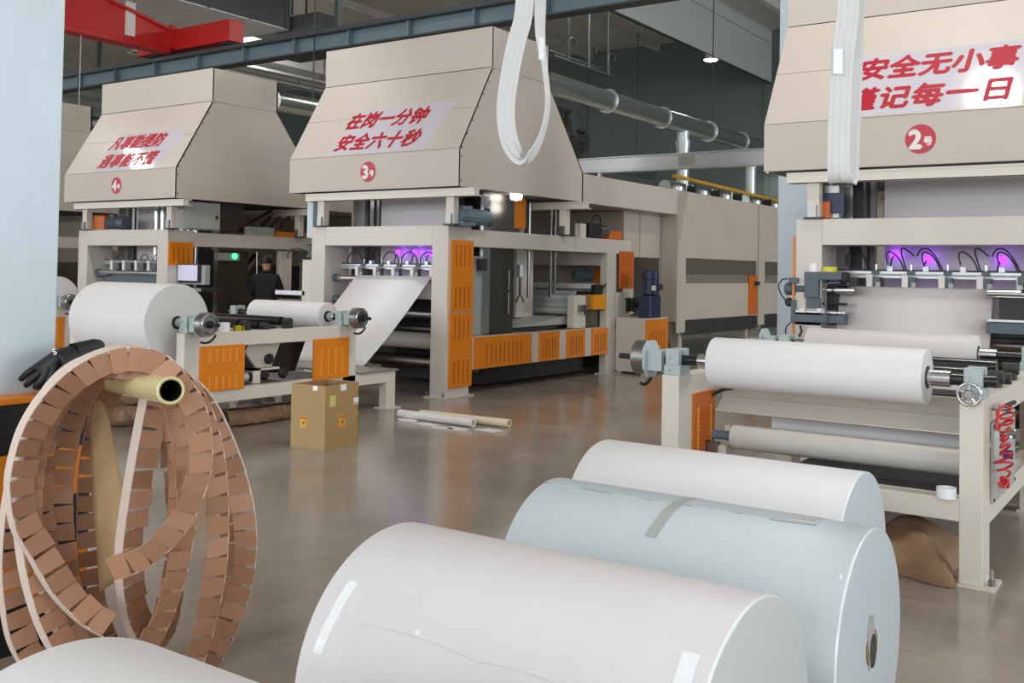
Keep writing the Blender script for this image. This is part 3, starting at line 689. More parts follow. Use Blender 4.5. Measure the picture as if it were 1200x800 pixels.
fx(-7.75, (698, 333.5), (706, 344), .08).build('valve_block', black, m3); a = P(706, 337, 'x', -7.75); MB().cyl(a, a+Vector((0, .25, .13)), .014, 8).build('valve_lever', black, m3)
t = MB().lathe([(0, .03), (.1, .032), (.12, .03), (.13, .02)], P(716.5, 344.5, 'x', -7.78), (0, 0, 1), 14).build('glue_bottle', navyb); tag(t, 'small blue and clear bottle standing on the yellow cover of the machine', 'bottle')
# gauge column inside (white actuator and stand)
a = P(612, 320, 'x', -8.5); bx(-8.55, -8.5, a.y-.15, a.y+.3, .9, 1.9).build('side_plate', cream, m3)
a = P(610, 315, 'x', -8.4); MB().lathe([(0, .06), (.02, .06), (.02, .05), (.16, .05), (.16, .06), (.18, .06)], (-8.4, a.y, a.z-.12), (0, 0, 1), 16).build('actuator', alum, m3, smooth=30); MB().cyl((-8.4, a.y, a.z-.4), (-8.4, a.y, a.z-.12), .02, 8).build('actuator_rod', steel, m3)
MB().path([(-8.4, a.y-.1, a.z-.5), (-8.4, a.y, a.z-.35), (-8.4, a.y+.1, a.z-.5)], .014, 6).build('linkage', steel, m3)
fx(-7.84, (563.5, 303), (571, 317), .06).build('sensor_box', dark, m3)
# rear cabinet with the upright motor
cb = thing('drive_cabinet', (-7.45, 14.48, 0), 'beige drive cabinet with orange side panel and navy upright motor', 'cabinet')
bx(-7.72, -7.21, 14.075, 14.88, .04, .885).build('body', beige, cb, bevel=.005); gpanel(-7.21, 14.1, 14.87, .07, .86, 6, 1, cb, m=orange)
for x, y in ((-7.69, 14.1), (-7.28, 14.1), (-7.69, 14.8), (-7.28, 14.8)): bx(x, x+.05, y, y+.05, 0, .04).build('foot', beige, cb)
bx(-7.42, -7.2, 14.25, 14.62, .885, 1.24).build('gearbox', motorb, cb, bevel=.02); motor('upright_motor', cb, (-7.31, 14.44, 1.24), (0, 0, 1), .4, .13, motorb)
bx(-7.21, -7.17, 14.3, 14.38, 1.32, 1.4).build('name_plate', whitetxt, cb)
bx(-7.74, -7.70, 14.08, 14.5, .885, 1.28).build('back_plate', beige, cb)
for px_ in (738, 745.5):
    a = P(px_, 357, 'x', -7.66); MB().box(-7.70, -7.66, a.y-.07, a.y+.07, a.z-.11, a.z+.11).cyl((-7.66, a.y, a.z), (-7.58, a.y, a.z), .05, 14).build('bearing', black, cb)
# gear on top of the side beam
a = P(690, 277, 'x', -7.78); b = P(706, 262, 'x', -7.78)
g1 = bx(-7.9, -7.76, a.y, b.y-.05, 2.115, 2.35).build('beam_motor', black, m3, bevel=.01); MB().cyl((-7.83, b.y-.05, 2.25), (-7.83, b.y+.2, 2.25), .085, 16).build('motor_flange', steel, g1, smooth=40)
p, q = P(706, 267, 'x', -7.76), P(729, 278, 'x', -7.76); bx(-7.88, -7.76, b.y+.2, q.y, 2.115, 2.26).build('orange_box', orange2, m3, bevel=.004)
a = P(683, 268, 'x', -7.78); bx(-7.88, -7.78, a.y-.06, a.y+.1, 2.115, 2.33).build('white_bracket', cream, m3)
cable(m3, arc((-7.8, P(699, 260, 'x', -7.8).y, 2.35), (0, 1, 0), (0, 0, 1), .14, 0, PI, 10), .01)
# top motor by the hood post
motor('top_motor', m3, (-7.66, 9.86, 2.27), (-.0, 1, 0), .62, .095, motor_m); bx(-7.78, -7.56, 9.84, 10.1, 2.147, 2.2).build('motor_foot', motor_m, m3); cable(m3, arc((-7.66, 10.46, 2.27), (0, 1, 0), (0, 0, 1), .12, -1.2, 1.9, 12), .012)
bx(-10.23, -10.12, MY+.02, MY+.3, 2.0, 2.5).build('cable_box', colm, m3, bevel=.004)
# work lamp under the hood edge
c = P(605, 229.5, 'x', -7.75); wl = thing('work_lamp', c, 'small lit work lamp under the side edge of hood three', 'lamp')
MB().lathe([(-.06, .03), (-.05, .075), (.0, .085), (.03, .06)], c, (0, 0, 1), 20).build('bulb', lampm, wl, smooth=60); bx(c.x-.03, c.x+.03, c.y-.03, c.y+.03, c.z+.02, 2.64).build('holder', dark, wl)
pl_ = bpy.data.lights.new('work_lamp_light', 'POINT'); pl_.energy = 2.5; pl_.shadow_soft_size = .08; po = bpy.data.objects.new('work_lamp_light', pl_); COL.objects.link(po); po.location = (c.x+.0, c.y, c.z-.16)

# ---- violet lamps behind the slitting rails
def uv_lamp(parent, x, y, z, yw, r=.045):
    u = MB().cyl((x, y, z), (x, y+.03, z), r, 20).build('violet_lamp', uv, parent)
    MB().path([(x, y+.02, z), (x-.02, y-.02, z-.05), (x-.03, y-.03, z-.14)], .008, 6).build('lamp_stem', black, u)
    l = bpy.data.lights.new('violet_light', 'POINT'); l.energy = .3; l.color = (.38, .07, 1); l.shadow_soft_size = .02
    o = bpy.data.objects.new('violet_light', l); COL.objects.link(o); o.location = (x, yw-.045, z)
for px_, py_ in ((1048, 298), (1086.5, 303.5), (1173, 305)):
    c = P(px_, py_, 'y', 10.16); uv_lamp(m2, c.x, 10.16, c.z, 10.32)
for px_, py_ in ((466, 296), (486, 296), (503, 297)):
    c = P(px_, py_, 'y', 10.27); uv_lamp(m3, c.x, 10.27, c.z, 10.42)

# ------------------------------------------------------------------ paper rolls
def hit(px_, py_, Y, z, R):
    """where a pixel's ray meets a roll lying along x -> (x, angle)"""
    d = ray(px_, py_); o = EYEP
    a = d.y**2+d.z**2; b = 2*((o.y-Y)*d.y+(o.z-z)*d.z); c = (o.y-Y)**2+(o.z-z)**2-R*R
    s = b*b-4*a*c; t = (-b-math.sqrt(max(s, 0)))/(2*a); p = o+d*t
    return p.x, math.atan2(p.z-z, p.y-Y)
def paper_roll(x0, x1, Y, z, R, m, me_, label, group=None, core=.05, shaft=None, rim=None):
    t = thing('paper_roll', ((x0+x1)/2, Y, z-R), label, 'paper roll', group)
    mb = MB(); seg = 128; e = .006; v = []; f = []
    prof = [(x0, core), (x0, R-e), (x0+e*.3, R-e*.3), (x0+e, R), (x1-e, R), (x1-e*.3, R-e*.3), (x1, R-e), (x1, core)]
    for h, q in prof: v += [(h, Y+q*math.cos(2*PI*i/seg), z+q*math.sin(2*PI*i/seg)) for i in range(seg)]
    for k in range(len(prof)-1):
        for i in range(seg): f.append((k*seg+i, k*seg+(i+1) % seg, (k+1)*seg+(i+1) % seg, (k+1)*seg+i))
    mb.add(v, f); mb.mi = [1 if (k//seg) in (0, len(prof)-2) else (2 if (k//seg) in (4, 5) and shaft is None else 0) for k in range(len(f))]
    b = mb.build('paper_body', [m, me_, tape_w], t, o=((x0+x1)/2, Y, z), smooth=35)  # bright bevel ring at the +X end: edge highlight put into the colour
    MB().tube((x0-.004, Y, z), (x1+.004, Y, z), core+.012, core-.006).build('core', core_m if shaft is None else dark, t, smooth=35)
    if shaft:
        s0, s1 = shaft
        MB().cyl((s0, Y, z), (s1, Y, z), .032, 20).build('shaft', blackg, t, smooth=40)
        MB().cyl((x1+.001, Y, z), (x1+.12, Y, z), .045, 24).build('collar', chrome, t, smooth=40); MB().cyl((x0-.10, Y, z), (x0-.001, Y, z), .045, 24).build('collar', chrome, t, smooth=40)
    return t
# rolls lying on the floor in front
R1 = (-2.061, -.898, 2.362, .406); R2 = (-2.158, -.907, 3.418, .384); R3 = (-2.499, -1.215, 4.439, .378); R0 = (-1.84, -.74, 1.119, .429)
r1 = paper_roll(R1[0], R1[1], R1[2], R1[3], R1[3], warmp, end_green, 'big white paper roll on the floor with white tape strips on its side')
r2 = paper_roll(R2[0], R2[1], R2[2], R2[3], R2[3], bluep, end_blue, 'big bluish paper roll on the floor with grey tape and a flap on top')
r3 = paper_roll(R3[0], R3[1], R3[2], R3[3], R3[3], white, end_blue, 'big plain white paper roll on the floor beside the bluish roll')
r0 = paper_roll(R0[0], R0[1], R0[2], R0[3], R0[3], white, end_blue, 'big white paper roll in front of the brown edge protectors')
def strip(roll, R_, pts, w, name, m, th=.0015):
    """a narrow tape through pixels, across its width w in x"""
    _, _, Y, r_ = R_; h = [hit(a_, b_, Y, r_, r_) for a_, b_ in pts]
    mb = MB()
    for (xa, aa), (xb, ab) in zip(h[:-1], h[1:]): mb.shell((xa-w/2, xb-w/2), (xa+w/2, xb+w/2), Y, r_, r_, aa, ab, th, 6)
    return mb.build(name, m, roll)
strip(r1, R1, [(415, 681), (392, 720), (372, 765)], .034, 'tape_strip', tape_w)
strip(r1, R1, [(811, 765), (800, 798), (795, 815)], .042, 'tape_strip', tape_w)
def seam(roll, R_, pts, name, m, w=.004, th=.002):
    _, _, Y, r_ = R_; h = [hit(a_, b_, Y, r_, r_) for a_, b_ in pts]; mb = MB()
    mb.path([(x, Y+(r_+.001)*math.cos(a_), r_+(r_+.001)*math.sin(a_)) for x, a_ in h], w/2, 5)
    return mb.build(name, m, roll)
seam(r1, R1, [(425, 731), (470, 741), (500, 751), (530, 762), (548, 770), (560, 777), (566, 776), (585, 780), (625, 791), (650, 800)], 'paper_seam', greyp, .0022)
x_, a_ = hit(490, 741, R1[2], R1[3], R1[3]); MB().shell((x_-.012, x_-.004), (x_+.012, x_+.006), R1[2], R1[3], R1[3]+.001, a_-.012, a_+.022, .002, 4).build('torn_bit', tape_w, r1)
# flap and tape of the bluish roll
hh = [hit(a_, b_, R2[2], R2[3], R2[3]) for a_, b_ in ((638, 565.5), (700, 575), (760, 586), (808, 592.7), (866.7, 602), (904, 609), (957, 616))]
mb = MB()
for (xa, aa), (xb, ab) in zip(hh[:-1], hh[1:]):
    n = 10; v = []
    for i in range(n+1):
        for (xx, a0) in ((xa, aa), (xb, ab)):
            A = a0+(1.15-a0)*i/n; q = R2[3]+.0025
            v.append((xx, R2[2]+q*math.cos(A), R2[3]+q*math.sin(A)))
    mb.add(v, [(2*i, 2*i+1, 2*i+3, 2*i+2) for i in range(n)])
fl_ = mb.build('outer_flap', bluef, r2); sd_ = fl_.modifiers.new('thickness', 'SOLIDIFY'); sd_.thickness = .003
seam(r2, R2, [(638, 565.5), (670, 570), (700, 575.5), (730, 580), (760, 586), (785, 589), (808, 592.7), (840, 597), (866.7, 602), (890, 605), (904, 609), (930, 612.5), (957, 616)], 'flap_edge', mat('flap_shadow', (128, 136, 142), .7), .0028)  # dark line along the flap edge, its shadow put into the colour
strip(r2, R2, [(818, 582.5), (800, 588), (785, 598), (772, 614), (762, 629)], .042, 'tape_strip', tape_g, .004)
xa, aa = hit(925, 608.5, R2[2], R2[3], R2[3]); xb, ab = hit(956, 614, R2[2], R2[3], R2[3])
lb = MB().shell(xa, xb, R2[2], R2[3], R2[3]+.003, aa+.005, aa-.075, .001, 6).build('handwritten_label', greyp, r2)
mb = MB(); random.seed(3)
for k in range(16):
    X_ = xa+(xb-xa)*(.06+.88*(k % 8)/7.5); A = aa-.018-.03*(k//8); q = R2[3]+.005
    mb.path([(X_+random.uniform(-.003, .003), R2[2]+q*math.cos(A+random.uniform(-.012, .012)), R2[3]+q*math.sin(A)) for _ in range(3)] , .0006, 4)
mb.build('ink_marks', ink, lb)
# torn core of the bluish roll and pencil marks
c = Vector((R2[1]+.003, R2[2], R2[3]))
mb = MB(); random.seed(5)
pts = [(R2[2]-.02+.035*math.cos(t_)*random.uniform(.6, 1.3), R2[3]+.02+.09*math.sin(t_)*random.uniform(.7, 1.25)) for t_ in [2*PI*i/14 for i in range(14)]]
mb.prism(pts, 'x', R2[1]-.001, R2[1]+.006).build('torn_core_paper', tape_g, r2)
MB().prism([(R2[2]+.035*math.cos(t_), R2[3]-.01+.055*math.sin(t_)) for t_ in [2*PI*i/12 for i in range(12)]], 'x', R2[1], R2[1]+.008).build('core_plug', dark, r2)  # dark disc painting the shade of the open core hole
seam(r2, R2, [(985, 672), (985, 678), (991, 680)], 'chalk_mark', tape_w, .003)

# ------------------------------------------------------------------ unwind stands
SR, SL, SY = -7.686, -9.516, 5.86
def make_stand(no, off_, label, brake):
    MB.OFF = Vector(off_)
    t = thing('unwind_stand', off(((SR+SL)/2, SY+1.4, 0)), label, 'stand')
    w = .115
    for x in (SL, SR-w):
        for y in (SY, SY+2.06):
            l = bx(x, x+w, y, y+.2, .012, .83 if y > SY else .97).build('leg', cream, t, bevel=.005)
            bx(x-.015, x+w+.06, y-.02, y+.2, 0, .014).build('foot_plate', cream, l)
            MB().cyl((x+w+.035, y+.05, .014), (x+w+.035, y+.05, .1), .009, 8).lathe([(0, .02), (.03, .02)], (x+w+.035, y+.05, .014), (0, 0, 1), 6).build('levelling_bolt', steel, l)
        bx(x, x+w, SY+.2, SY+2.26, .83, .97).build('top_rail', cream, t, bevel=.005)
        bx(x, x+w, SY+.2, SY+2.92, .30, .425).build('side_rail', cream, t, bevel=.004)
        l = bx(x, x+w, SY+2.77, SY+2.92, .012, .30).build('short_leg', cream, t, bevel=.004); bx(x-.03, x+w+.05, SY+2.72, SY+2.97, 0, .014).build('foot_plate', cream, l)
        xo = x+w if x > SL else x-.017
        for a_, b_ in ((.17, .69), (1.61, 2.13)):
            if x > SL and no == 2 and a_ < 1: continue
            if x > SL: gpanel(SR, SY+a_, SY+b_, .415, .845, 5 if a_ < 1 else 4, 2 if a_ < 1 else 1, t, sm_=slotl)
            else: gpanel(SL+w-.01, SY+a_+.03, SY+b_-.16, .415, .845, 2, 1, t, m=orange2, sm_=slotl)
    bx(SL+w, SR-w, SY, SY+.13, .33, .447).build('front_rail', cream, t, bevel=.004)
    bx(SL+w, SR-w, SY+2.1, SY+2.2, .30, .425).build('cross_rail', cream, t)
    bx(SL-.02, SR+.02, SY+2.3, SY+2.95, .425, .445).build('step_plate', plate, t)
    # bearings, brakes, wheels
    for y in (SY+.10, SY+2.10):
        for x, s in ((SL, -1), (SR, 1)):
            xi = x-s*.11 if s > 0 else x
            bk = MB().box(xi, xi+.11, y-.075, y+.075, .97, 1.03).box(xi+.01, xi+.1, y-.075, y-.03, 1.03, 1.13).box(xi+.01, xi+.1, y+.03, y+.075, 1.03, 1.13).build('bearing_block', mgrey, t, bevel=.004)
            for z in (1.0, 1.08): MB().cyl((xi+.03, y-.085, z), (xi+.03, y-.075, z), .014, 6).build('bolt', mgrey, bk)
            if s == brake:
                xs = x+.02*s
                br = MB().box(min(xs, xs+.10*s), max(xs, xs+.10*s), y-.07, y+.07, .985, 1.115).build('brake_bracket', mgrey, t, bevel=.003)
                xd = xs+.10*s
                MB().prism([(y-.05, .94), (y+.05, .94), (y+.105, 1.0), (y+.105, 1.12), (y+.05, 1.17), (y-.05, 1.17), (y-.105, 1.12), (y-.105, 1.0)], 'x', xd, xd+.015*s).build('brake_plate', mgrey, br)
                MB().cyl((xd+.015*s, y, 1.06), (xd+.10*s, y, 1.06), .108, 32).build('brake_drum', steel, t, smooth=40)
                MB().torus((xd+.10*s, y, 1.06), (1, 0, 0), .085, .010, 24, 6).build('drum_rim', chrome, t, smooth=60)
                MB().cyl((xd+.10*s, y, 1.06), (xd+.13*s, y, 1.06), .035, 18).cyl((xd+.13*s, y, 1.06), (xd+.23*s, y, 1.06), .018, 12).build('spindle', black, t)
                cable(t, arc((xd+.05*s, y, 1.02), (0, 1, 0), (0, 0, 1), .13, -2.0, -.5, 10), .011)
    if brake < 0:
        # hand wheel on the front of the right leg
        c = Vector((SR-.06, SY-.045, 1.02-.02)); hw = MB().torus(c, (0, 1, 0), .056, .008, 36, 8).build('hand_wheel', chrome, t, smooth=60)
        sp = MB()
        for k in range(5):
            t_ = 2*PI*k/5+.3; sp.cyl(c, c+Vector((math.cos(t_), 0, math.sin(t_)))*.054, .009, 8, .006)
        sp.build('spokes', chrome, hw); MB().lathe([(-.02, .025), (.0, .028), (.015, .02)], c, (0, -1, 0), 18).cyl(c, c+Vector((0, .1, 0)), .014, 10).build('hub', chrome, hw, smooth=40)
    # guide rollers between the two axes, with their bearings
    for y, z, r_, m in ((SY+.75, 1.03, .045, blackg), (SY+1.0, 1.0, .035, blackg), (SY+1.3, 1.04, .045, blackg)):
        MB().cyl((SL+.14, y, z), (SR-.14, y, z), r_, 20).build('idler', m, t, smooth=40)
        for x in (SL+.06, SR-.06): MB().lathe([(-.045, .02), (-.045, .038), (.045, .038), (.045, .02)], (x, y, z), (1, 0, 0), 16).box(x-.03, x+.03, y-.05, y+.05, .97, z-.02).build('pillow_block', dark, t, smooth=40)
    # sheet trough, big grey roller and dark belt low down
    MB().prism([(SY+.55, .91), (SY+.60, .91), (SY+.66, .79), (SY+.52, .70), (SY+.50, .71), (SY+.63, .79)], 'x', SL+.14, SR-.13).build('trough', beige, t)
    MB().prism([(SY+.62, .79), (SY+.66, .79), (SY+.60, .72), (SY+.56, .72)], 'x', SL+.18, SR-.14).build('trough_lip', beige, t)
    MB().cyl((SL+.27, SY+.5, .555), (SR-.13, SY+.5, .555), .078, 32).build('rubber_roller', kraftw, t, smooth=40); MB().cyl((SL+.12, SY+.5, .555), (SL+.27, SY+.5, .555), .03, 14).build('roller_journal', motor_m, t)
    bx(SL+.42, SR-.14, SY+.78, SY+.784, .53, .72).build('low_web', white, t)
    bx(SL+.5, SR-.13, SY+.2, SY+1.9, .30, .33).build('dark_belt', black, t)
    for x in (SL+.1,): MB().box(x, x+.15, SY+.42, SY+.56, .425, .50).box(x+.1, x+.14, SY+.52, SY+.60, .5, .62).build('roller_bracket', cream, t); 
    bx(SL+.02, SL+.13, SY+.38, SY+.46, .43, .53).build('servo_motor', black, t, bevel=.006); bx(SL+.13, SL+.2, SY+.39, SY+.45, .44, .52).build('servo_body', steel, t)
    cable(t, bez((SL+.06, SY+.42, .53), (SL-.02, SY+.42, .68), (SL+.1, SY+.5, .85), (SL+.25, SY+.52, .86), 12), .012)
    # low drive seen through the +X side
    MB().box(SR-.3, SR-.16, SY+.95, SY+1.05, .425, .57).box(SR-.3, SR-.16, SY+.95, SY+1.3, .55, .57).build('drive_bracket', cream, t)
    MB().cyl((SR-.2, SY+.72, .49), (SR-.2, SY+.95, .49), .045, 14).build('drive_motor', black, t); MB().cyl((SR-.2, SY+.78, .49), (SR-.2, SY+.9, .49), .048, 14).build('motor_band', alum, t)
    for y in (SY+1.1, SY+1.35): MB().lathe([(0, .05), (.03, .055), (.06, .03)], (SR-.18, y, .5), (1, 0, 0), 14).build('bearing', black, t)
    MB().prism([(SY+.78, .83), (SY+1.32, .83), (SY+1.2, .58), (SY+1.0, .58)], 'x', SR-.2, SR-.17).build('sling_plate', beige, t); MB().lathe([(0, .05), (.03, .055), (.05, .03)], (SR-.17, SY+1.15, .66), (1, 0, 0), 14).build('bearing', black, t)
    MB().prism([(SY+1.42, .83), (SY+1.75, .83), (SY+1.6, .5), (SY+1.3, .5)], 'x', SL+.3, SR-.25).build('dark_sheet', black, t)
    cable(t, bez((SR-.12, SY+.85, .83), (SR-.1, SY+.72, .7), (SR-.12, SY+.7, .58), (SR-.16, SY+.85, .54), 12), .009)
    MB.OFF = Vector((0, 0, 0))
    return t
S3 = (0, 0, 0); S2 = (6.736, -.19, 0); S4 = (-5.45, 0, 0)
s3 = make_stand(3, S3, 'cream unwind stand with orange panels in front of the coating machine under hood three', 1)
s2 = make_stand(2, S2, 'cream unwind stand with hand wheel and red coiled hose before machine two', -1)
s4 = make_stand(4, S4, 'cream unwind stand in front of machine four behind the pale column', 1)
paper_roll(-9.13, -7.93, 5.96, 1.06, .36, white, end_grey, 'thick white paper roll on the near axle of the stand before machine three', shaft=(-9.6, -7.6))
paper_roll(-9.13, -7.97, 7.96, 1.06, .152, white, end_grey, 'thin white paper roll on the far axle of the stand before machine three', shaft=(-9.6, -7.6))
paper_roll(-2.475, -1.245, 5.77, 1.06, .152, white, end_grey, 'thin white paper roll on the front axle of the hand wheel stand', shaft=(-2.87, -.9))
paper_roll(-2.55, -1.335, 7.77, 1.06, .135, greyp, end_grey, 'thin greyish paper roll on the rear axle of the hand wheel stand', shaft=(-2.87, -.9))
paper_roll(-14.4, -13.27, 7.96, 1.06, .35, greyp, end_grey, 'grey ended paper roll on the stand next to the pale column', shaft=(-15.0, -13.0))
paper_roll(-14.4, -13.3, 5.96, 1.06, .2, white, end_grey, 'white paper roll behind the pale column', shaft=(-15.0, -13.0))
# paper running from the stands up to the machines
def web(off_, x0, x1, pts, label, m, ctrl=None):
    MB.OFF = Vector(off_); n = len(pts); v = []
    for y, z in pts: v += [(x0, y, z), (x1, y, z)]
    mb = MB().add(v, [(2*i, 2*i+1, 2*i+3, 2*i+2) for i in range(n-1)])
    o = mb.build('paper_web', m, smooth=60); s_ = o.modifiers.new('thickness', 'SOLIDIFY'); s_.thickness = .0015; s_.offset = 0
    MB.OFF = Vector((0, 0, 0)); return tag(o, label, 'paper web')
def webpts(ya, za, yb, zb_, sag, n=16, top=None):
    return [(ya+(yb-ya)*i/n, za+(zb_-za)*i/n-sag*math.sin(PI*i/n)) for i in range(n+1)]
rr = .0435; yc, zc = MY+.2, 1.46
over = [(yc+rr*math.cos(t_), zc+rr*math.sin(t_)) for t_ in [PI*(.0+.8*i/8) for i in range(9)]]
w3 = [(yc+rr, zc-.25)]+over
ye_, ze_ = over[-1]; w3 += [(ye_+(8.72-ye_)*f, ze_+(.45-ze_)*f-.04*math.sin(PI*f)) for f in [i/14 for i in range(1, 15)]]
web((0, 0, 0), -9.43, -8.13, w3, 'white paper web sloping down from the machine under hood three', white)
w2 = [(yc+rr, zc-.25)]+over+[(ye_+(9.62-ye_)*f, ze_+(.55-ze_)*f) for f in [i/10 for i in range(1, 11)]]
web(O2, -9.72, -8.37, w2, 'greyish paper web hanging in front of the machine under hood two', greyp)

# ---- machine two: grey gear unit on the left of the opening
yf = MY+O2[1]-.05
gu = thing('edge_guide_unit', (-3.15, yf+.05, 1.0), 'grey blue gear and motor unit on the front of machine two', 'gear unit')
def Q(a_, b_, y=None): return P(910+a_/7.273, 290+b_/7.273, 'y', yf if y is None else y)
a, b = Q(235, 205), Q(358, 430); bx(a.x, b.x, yf, yf+.22, b.z, a.z).build('gear_case', dgrey, gu, bevel=.008)
a, b = Q(355, 205), Q(552, 278); bx(a.x, b.x, yf, yf+.22, b.z, a.z).build('case_arm', dgrey, gu, bevel=.008)
a, b = Q(548, 215), Q(580, 295); bx(a.x, b.x, yf+.02, yf+.18, b.z, a.z).build('arm_head', black, gu, bevel=.008)
a = Q(240, 355); b = Q(50, 355); motor('gear_motor', gu, (a.x, yf+.1, a.z), (-1, 0, 0), a.x-b.x, .058, dgrey)
a, b = Q(95, 255), Q(178, 305); bx(a.x, b.x, yf+.02, yf+.14, b.z, a.z).build('switch_box', dgrey, gu, bevel=.006)
a = Q(375, 360); b = Q(600, 360); MB().cyl((a.x, yf+.1, a.z), (a.x+.12, yf+.1, a.z), .025, 14).cyl((a.x+.12, yf+.1, a.z), (b.x+.05, yf+.1, a.z), .042, 20).build('chrome_shaft', chrome, gu, smooth=40)
a, b = Q(118, 565), Q(580, 650); bx(a.x, b.x, yf, yf+.14, b.z, a.z).build('cross_bar', dgrey, gu, bevel=.006)
a, b = Q(140, 535), Q(580, 565); bx(a.x, b.x, yf+.01, yf+.1, b.z, a.z).build('slide_rail', alum, gu)
for px_ in (198, 342): a, b = Q(px_, 518), Q(px_+44, 555); bx(a.x, b.x, yf-.01, yf+.1, b.z, a.z).build('slide_block', whitetxt, gu, bevel=.003)
a, b = Q(245, 430), Q(365, 520); bx(a.x, b.x, yf+.02, yf+.16, b.z, a.z).build('base_block', dgrey, gu)
a, b = Q(365, 280), Q(535, 540); bx(a.x, b.x, yf+.2, yf+.24, b.z, a.z).build('dark_cover', dark, gu, bevel=.01)
a, b = Q(120, 445), Q(155, 640); bx(a.x, b.x, yf+.01, yf+.1, b.z, a.z).build('end_plate', dgrey, gu)
a, b = Q(155, 470), Q(580, 470); MB().cyl((a.x, yf+.08, a.z), (b.x, yf+.08, a.z), .012, 10).build('lead_screw', black, gu)
MB().path([Q(420, 640, yf-.03), Q(418, 350, yf-.03), Q(425, 315, yf-.03), Q(450, 300, yf-.03), Q(540, 298, yf-.03)], .011, 8).build('bent_rod', dgrey, gu, smooth=60)
cable(gu, [Q(95, 265), Q(50, 270), Q(20, 310), Q(20, 350), Q(45, 410), Q(80, 450)], .007); cable(gu, [Q(120, 640), Q(85, 670), Q(75, 720), Q(100, 775)], .007); cable(gu, [Q(200, 665), Q(215, 710), Q(190, 760)], .012)
a = Q(92, 465); MB().lathe([(-.04, .03), (0, .045), (.04, .03)], (a.x, yf+.05, a.z), (0, 1, 0), 14).build('knob', black, gu, smooth=40)
bx(-3.33, -3.0, yf+.06, 9.66, 1.12, 1.24).build('mount', dgrey, gu)
# right hand end of the same unit
gv = thing('edge_guide_end', (-1.45, yf+.05, 1.1), 'grey blue bearing end beside the hanging web of machine two', 'bearing')
def Q2(a_, b_, y=None): return P(1050+a_/6.667, 280+b_/6.667, 'y', yf if y is None else y)
a, b = Q2(800, 655), Q2(1010, 750); bx(a.x-.1, -.93, yf, yf+.14, b.z, a.z).build('cross_bar', dgrey, gv, bevel=.006)
a, b = Q2(810, 630), Q2(1010, 655); bx(a.x-.1, -.93, yf+.01, yf+.1, b.z, a.z).build('slide_rail', alum, gv)
a = Q2(800, 430); MB().cyl((a.x-.1, yf+.12, a.z), (a.x+.2, yf+.12, a.z), .04, 20).cyl((a.x+.2, yf+.12, a.z), (-1.0, yf+.12, a.z), .02, 12).build('chrome_shaft', chrome, gv, smooth=40)
a, b = Q2(950, 290), Q2(1030, 360); bx(a.x, -1.0, yf, yf+.2, b.z, a.z).build('bearing_cap', dgrey, gv, bevel=.01); bx(-1.08, -.95, yf+.02, yf+.2, 1.0, a.z).build('upright', dark, gv)
bx(-1.35, -.93, yf+.14, 9.66, 1.12, 1.2).build('mount', dgrey, gv)
fy(9.72, (1171, 345), (1200, 395), .03).build('black_sheet', dark, gv)
MB().cyl((-3.0, 9.9, 1.0), (-1.2, 9.9, 1.0), .05, 16).build('lower_roller', steeld, m2, smooth=40)
# above the frame of machine two
fy(9.80, (951, 218), (983, 255), .02).build('mirror_plate', steel, m2); fy(9.74, (959, 236), (972, 256), .08).build('orange_cap', orange2, m2, bevel=.01); fy(9.785, (966, 226), (989, 250), .01).build('blue_plate', motorb, m2)
fy(10.0, (988, 214), (999, 256), .05).build('steel_post', steel, m2); fy(10.1, (1000, 214), (1010, 256), .05).build('dark_post', dark, m2); fy(10.1, (996, 288), (1008, 320), .06).build('dark_post', dark, m2); fy(10.0, (990, 297), (997, 312), .05).build('switch_box', black, m2)
a = P(929, 282, 'x', -3.33); bx(-3.335, -3.315, 9.64, 9.66, .5, 1.98).build('orange_strip', orange, m2)
for o_, px_, py_, m_, h_, lab in ((None, 953.5, 317, tape_w, .08, 'white tape roll standing on the grey gear unit'), (None, 972, 317.5, tape_y, .05, 'yellow tape roll lying on the grey gear unit')):
    c = P(px_, py_, 'y', yf+.08); zt_ = Q(235, 205).z
    o = MB().tube((c.x, yf+.09, zt_), (c.x, yf+.09, zt_+h_), .055 if m_ is tape_w else .07, .03, 28).build('tape_roll', m_, smooth=40); tag(o, lab, 'tape roll')

# ---- machine four: cabinet, monitor, motors
MB.OFF = Vector((0, 0, 0)); X4 = MR+O4[0]; Y4 = MY+O4[1]
cc = thing('control_cabinet', (X4+.1, Y4+.4, 2.15), 'grey wall box control cabinet between hood four and its frame', 'cabinet')
a, b = P(212, 236, 'y', Y4+.3), P(248, 274, 'y', Y4+.3)
bx(X4-.15, X4+.05, Y4+.25, Y4+.95, 2.06+.1, 2.6).build('body', cab, cc, bevel=.006); bx(X4+.05, X4+.07, Y4+.27, Y4+.93, 2.18, 2.58).build('door', cab, cc, bevel=.003); bx(X4+.07, X4+.085, Y4+.84, Y4+.88, 2.34, 2.4).build('lock', dark, cc)
gp_px(X4, (197, 283), (225, 311), 4, 1, m4, m=orange)
mo = thing('operator_screen', (X4+.1, Y4+.5, 1.5), 'lit touch screen on an arm beside machine four', 'monitor')
a, b = P(203, 313, 'y', Y4+.2), P(228, 333, 'y', Y4+.2)
bx(X4+.02, X4+.52, Y4+.18, Y4+.24, 1.33, 1.62).build('housing', dark, mo, bevel=.01); bx(X4+.04, X4+.5, Y4+.172, Y4+.18, 1.36, 1.6).build('screen', screen, mo)
bx(X4+.06, X4+.6, Y4+.24, Y4+.34, 1.3, 1.6).build('back_box', cab, mo, bevel=.008); bx(X4, X4+.1, Y4+.3, Y4+.4, 1.25, 1.4).build('arm', steel, mo); bx(X4+.05, X4+.7, Y4+.1, Y4+.5, 1.2, 1.25).build('desk_shelf', steel, mo)
